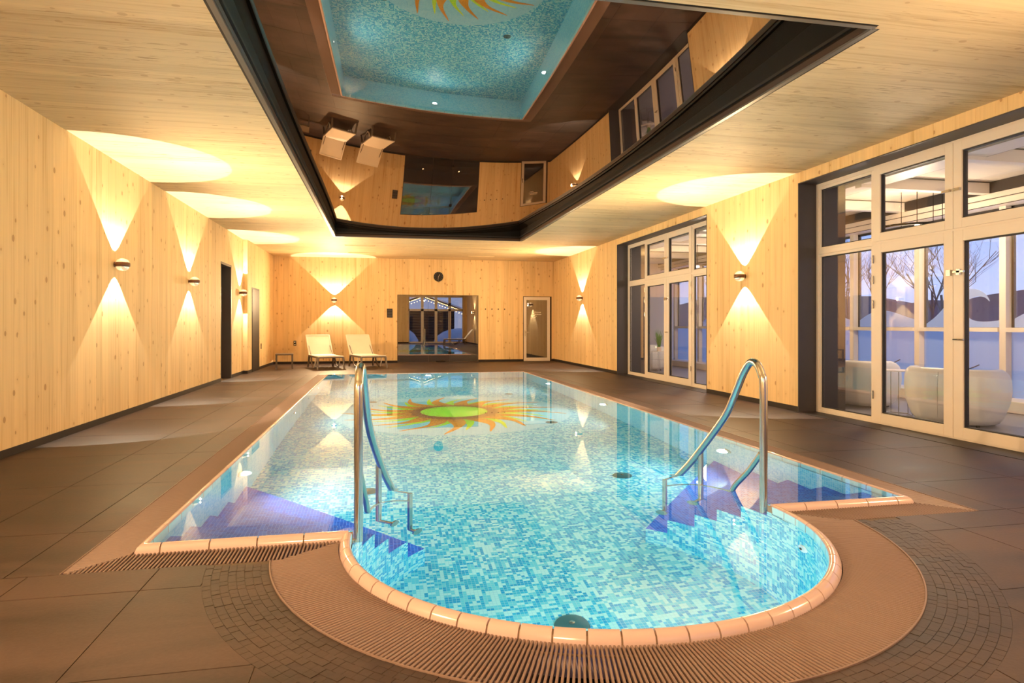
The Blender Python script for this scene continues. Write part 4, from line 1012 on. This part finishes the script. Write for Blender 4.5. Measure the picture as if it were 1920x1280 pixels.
# sofas
def make_sofa(L=1.05):
    t = empty('lounge_sofa'); tag(t, 'x', 'sofa', 'rounded white lounge sofas')
    # plan: rounded shell; back towards -x ; length along y
    def ring(sx_, sy_, z, n_=40, e_=3.2):
        return [(sx_*math.copysign(abs(math.cos(a))**(2/e_), math.cos(a)), sy_*math.copysign(abs(math.sin(a))**(2/e_), math.sin(a)), z) for a in [2*PI*k/n_ for k in range(n_)]]
    n_ = 40; H_ = L/2
    rings = [ring(.30, H_*.78, .03), ring(.36, H_*.86, .10), ring(.41, H_*.97, .28), ring(.42, H_, .45), ring(.41, H_*.99, .58), ring(.385, H_*.95, .655), ring(.35, H_*.90, .685), ring(.30, H_*.84, .68), ring(.27, H_*.80, .64), ring(.26, H_*.78, .45)]
    def low(i_, p):   # front (+x) dips to the seat
        x, y, z = p
        f = max(0, min(1, (x+.10)/.45)) if abs(y) < H_*.80 else max(0, min(1, (x+.0)/.6))*.5
        return (x, y, z*(1-.42*f) if z > .3 else z)
    mb = MB()
    for i_, r in enumerate(rings): mb.v += [low(i_, p) for p in r]
    for i_ in range(len(rings)-1):
        for k in range(n_): a = i_*n_+k; b_ = i_*n_+(k+1) % n_; mb.f.append((a, b_, b_+n_, a+n_)); mb.uv += [(0,0)]*4
    mb.f.append(tuple(reversed(range(n_)))); mb.uv += [(0,0)]*n_
    o = mb.build('shell', M_sofa, t); o.data.shade_smooth()
    s = MB(); s.v = []; 
    rr = [ring(.26, H_*.78, .30), ring(.27, H_*.79, .40), ring(.25, H_*.76, .44)]
    for r in rr: s.v += r
    for i_ in range(2):
        for k in range(n_): a = i_*n_+k; b_ = i_*n_+(k+1) % n_; s.f.append((a, b_, b_+n_, a+n_)); s.uv += [(0,0)]*4
    s.f.append(tuple(2*n_+k for k in range(n_))); s.uv += [(0,0)]*n_
    s.build('seat_cushion', M_sofa, t).data.shade_smooth()
    MB().tube([(-.418, .02, .10), (-.424, .02, .45), (-.40, .02, .64)], .003, 6).build('seam', simple('seam', (.35,.33,.31), .7), t)
    for x in (-.2, .2):
        for y in (-H_*.6, H_*.6): MB().tube([(x, y, 0), (x, y, .04)], .02, 8).build('foot', M_dark, t)
    return t
sp = make_sofa()
for i, (x, y, rz, lb) in enumerate([(6.93, 6.62, math.radians(20), 'rounded white sofa seen from behind through the middle of the near window'), (7.05, 8.40, math.radians(18), 'rounded white sofa seen from behind through the left pane of the near window'), (7.02, 16.15, math.radians(8), 'rounded white sofa seen through the far window behind the potted grass')]):
    o = sp if i == 0 else copy_tree(sp); o.location = (x, y, -.005); o.rotation_euler = (0, 0, rz); o['label'] = lb
def wire_table(loc, lb, h=.60, r=.22):
    t = tag(empty('wire_table', loc), lb, 'table')
    MB().prism([(r*math.cos(PI/3*k), r*math.sin(PI/3*k)) for k in range(6)], h-.012, h).build('table_top', M_white, t)
    for k in range(6):
        a = PI/3*k; MB().tube([(r*.95*math.cos(a), r*.95*math.sin(a), .0), (r*.95*math.cos(a), r*.95*math.sin(a), h-.012)], .006, 6).build('leg', M_steel, t)
    MB().tube([(r*.95*math.cos(PI/3*k), r*.95*math.sin(PI/3*k), .006) for k in range(7)], .006, 6).build('foot_ring', M_steel, t)
wire_table((6.78, 7.42, -.005), 'small hexagonal wire side table between the two white sofas')
wire_table((6.76, 14.85, -.005), 'small hexagonal wire side table carrying the potted grass', .56)
MB().prism([(.42*math.cos(2*PI*k/24), .42*math.sin(2*PI*k/24)) for k in range(24)], .50, .52)
cf = tag(empty('coffee_table', (7.95, 5.6, -.005)), 'low round dark coffee table at the right edge of the near window', 'table')
MB().prism([(.42*math.cos(2*PI*k/24), .42*math.sin(2*PI*k/24)) for k in range(24)], .44, .46).build('table_top', M_frame_dark, cf)
for k in range(3): a = 2*PI*k/3; MB().tube([(.30*math.cos(a), .30*math.sin(a), 0), (.2*math.cos(a), .2*math.sin(a), .44)], .012, 8).build('leg', M_frame_dark, cf)
# potted grass
pg = tag(empty('potted_grass', (6.76, 14.85, .555)), 'spiky green grass in a small pale pot on the wire table behind the far window', 'plant')
MB().lathe([(.001, 0), (.05, 0), (.062, .10), (.055, .10), (.001, .09)], 20).build('pot', simple('pot_clay', (.75,.58,.48), .6), pg, smooth=True)
mb = MB()
for k in range(70):
    a = random.uniform(0, 2*PI); l = random.uniform(.22, .45); sp_ = random.uniform(.0, .13); r0 = random.uniform(0, .035)
    p = [(r0*math.cos(a), r0*math.sin(a), .09), ((r0+sp_*.35)*math.cos(a), (r0+sp_*.35)*math.sin(a), .09+l*.6), ((r0+sp_)*math.cos(a), (r0+sp_)*math.sin(a), .09+l)]
    mb.tube(p, [.006, .005, .001], 4)
tag(mb.build('leaves', simple('grass_green', (.12,.30,.06), .5, var=.3, scale=40), pg), kind='stuff')

# ------------------------------------------------------------------ outdoors
gm = MB(); n_ = 40
def gz(x, y): return -.25 + .12*math.sin(x*.31)*math.cos(y*.23) + (.6*max(0, (math.hypot(x-6, y-8)-30)/60))
xs = [-60+180*i/n_ for i in range(n_+1)]; ys_ = [-60+140*i/n_ for i in range(n_+1)]
for j in range(n_+1):
    for i in range(n_+1): gm.v.append((xs[i], ys_[j], gz(xs[i], ys_[j]) if not (-8 < xs[i] < 12 and -5 < ys_[j] < 28) else -2.2))
for j in range(n_):
    for i in range(n_): a = j*(n_+1)+i; gm.f.append((a, a+1, a+n_+2, a+n_+1)); gm.uv += [(0,0)]*4
tag(gm.build('snow_ground', M_snow), kind='structure')
hd_ = MB(); rr = random.Random(3)
M_forest = simple('forest', (.13,.125,.16), .9, var=.3, scale=.5)
pts = []
for k in range(90):
    a = -1.4+3.2*k/89; R_ = 62; pts.append((R_*math.cos(a)+5, R_*math.sin(a)+8, 3.4+1.0*rr.random()+.6*math.sin(k*.5)))
for k in range(89):
    p, q_ = pts[k], pts[k+1]
    for j in range(2):
        dx = 4*j
        hd_.quad([(p[0]+dx, p[1], -.6), (q_[0]+dx, q_[1], -.6), (q_[0]+dx, q_[1], q_[2]-j*.6), (p[0]+dx, p[1], p[2]-j*.6)])
    hd_.quad([(p[0], p[1], p[2]), (q_[0], q_[1], q_[2]), (q_[0]+4, q_[1], q_[2]-.6), (p[0]+4, p[1], p[2]-.6)])
tag(hd_.build('forest_edge', M_forest), 'distant dark strip of woodland on the horizon behind the winter garden', 'forest'); bpy.data.objects['forest_edge']['kind'] = 'stuff'
M_bark = simple('bark', (.10,.075,.07), .9, var=.2)
def tree_mb(seed, H_):
    r_ = random.Random(seed); tk = MB(); br = MB()
    def grow(p, d, L, rad, dep, mb):
        pts_ = [p]; q_ = p.copy(); dd = d.copy()
        for s in range(3):
            dd = (dd + Vector((r_.uniform(-.18,.18), r_.uniform(-.18,.18), r_.uniform(-.03,.12)))).normalized(); q_ = q_ + dd*L/3; pts_.append(q_.copy())
        mb.tube(pts_, [rad, rad*.85, rad*.72, rad*.6], 4 if dep else 7, cap=False)
        if dep >= 5: return
        for s in range(3 if dep < 4 else 2):
            a = r_.uniform(0, 2*PI); t_ = r_.uniform(.35, .8)
            side = Vector((math.cos(a), math.sin(a), 0)); nd = (dd*(1-t_*.55)+side*t_*.8+Vector((0,0,.25))).normalized()
            grow(pts_[r_.choice((1, 2, 3)) if dep else r_.choice((2, 3))], nd, L*r_.uniform(.55, .8), rad*.55, dep+1, br)
    grow(Vector((0,0,-.4)), Vector((0,0,1)), H_*.34, H_*.010, 0, tk); return tk, br
protos = []
for i, (x, y, h) in enumerate([(27, 26.5, 9.5), (33, 33, 11), (26, 20, 9), (35, 26, 11), (31, 41, 11), (42, 48, 13), (25, 14, 9), (38, 18, 11), (34, 60, 12), (29, 52, 10), (40, 70, 13), (27, 33, 8.5)]):
    t = empty('bare_tree', (x, y, -.1), i*1.3)
    tag(t, 'bare leafless tree outdoors behind the winter garden glazing', 'tree', 'bare winter trees outside')
    if i < 4:
        tk, br = tree_mb(i+5, h); a = tk.build('trunk', M_bark, t); b_ = br.build('branches', M_bark, t); tag(b_, kind='stuff'); protos.append((a.data, b_.data, h))
    else:
        pm = protos[i % 4]; 
        for nm, me in (('trunk', pm[0]), ('branches', pm[1])):
            o = bpy.data.objects.new(nm, me); col.objects.link(o); o.parent = t
            if nm == 'branches': o['kind'] = 'stuff'
        t.scale = (h/pm[2],)*3
words = ['leftmost', 'second from the left', 'third from the left', 'fourth from the left', 'fifth from the left', 'sixth from the left', 'seventh from the left', 'eighth from the left', 'ninth from the left', 'tenth from the left', 'second from the right', 'rightmost']
trees_ = sorted([o for o in col.objects if o.name.startswith('bare_tree')], key=lambda o: math.atan2(o.location.x, o.location.y))
for wd_, o in zip(words, trees_): o['label'] = 'bare leafless tree outside the glazing, ' + wd_ + ' in the row'
# cabin and snow behind the camera (seen in the tinted window)
cb = tag(empty('log_cabin', (3.3, -11.5, -.2)), 'dark log cabin with lit string lights along its gable, mirrored in the tinted window', 'building')
M_log = simple('dark_logs', (.045,.03,.025), .8)
for k in range(12): MB().tube([(-2.6, .0, .12+.22*k), (2.6, .0, .12+.22*k)], .12, 8).build('log', M_log, cb)
MB().prism([(-3.2, -.6), (3.2, -.6), (3.2, .6), (-3.2, .6)], -.05, .0).build('plinth', M_log, cb)
for s in (-1, 1):
    rf = MB().box(0, 3.6, -.7, 1.2, -.06, .06).build('roof_slope', M_log, cb); rf.location = (0, 0, 3.75); rf.rotation_euler = (0, math.radians(20) if s > 0 else PI-math.radians(20), 0)
    sn = MB().box(0, 3.65, -.75, 1.25, .06, .16).build('roof_snow', M_snow, cb); sn.location = (0, 0, 3.75) if s > 0 else (0, 0, 3.97); sn.rotation_euler = (0, math.radians(20), 0) if s > 0 else (0, PI-math.radians(20), 0)
    if s < 0: sn.scale = (1, 1, -1); sn.location = (0, 0, 3.75)
M_bulb = emit('string_bulb', (1, .62, .22), 22)
mb = MB()
for k in range(60):
    s = -3.4+6.8*k/59; z = 3.70-abs(s)*math.tan(math.radians(20))
    mb.lathe([(.001, -.03), (.035, 0), (.001, .03)], 6, Matrix.Translation((s, 1.25, z-.05)))
    if k % 2: mb.lathe([(.001, -.03), (.03, 0), (.001, .03)], 6, Matrix.Translation((s*.97, 1.2, z-.25)))
tag(mb.build('string_lights', M_bulb, cb), kind='stuff')
point(cb, (0, 1.9, 3.3), 60, (1, .6, .25), .01, 'gable_light')
for i, (x, y, rx, h, lb) in enumerate([(.6, -7.5, 2.2, 1.6, 'heaped snow bank to the left of the cabin'), (5.8, -7.2, 2.0, 1.3, 'heaped snow bank to the right of the cabin')]):
    mb = MB(); prf = [(rx*math.cos(a), h*math.sin(a)) for a in [0, .3, .6, .9, 1.2, 1.5]]
    mb.lathe(prf, 20); t = mb.build('snow_bank', M_snow, smooth=True); t.location = (x, y, -.35); tag(t, lb, 'snow bank')
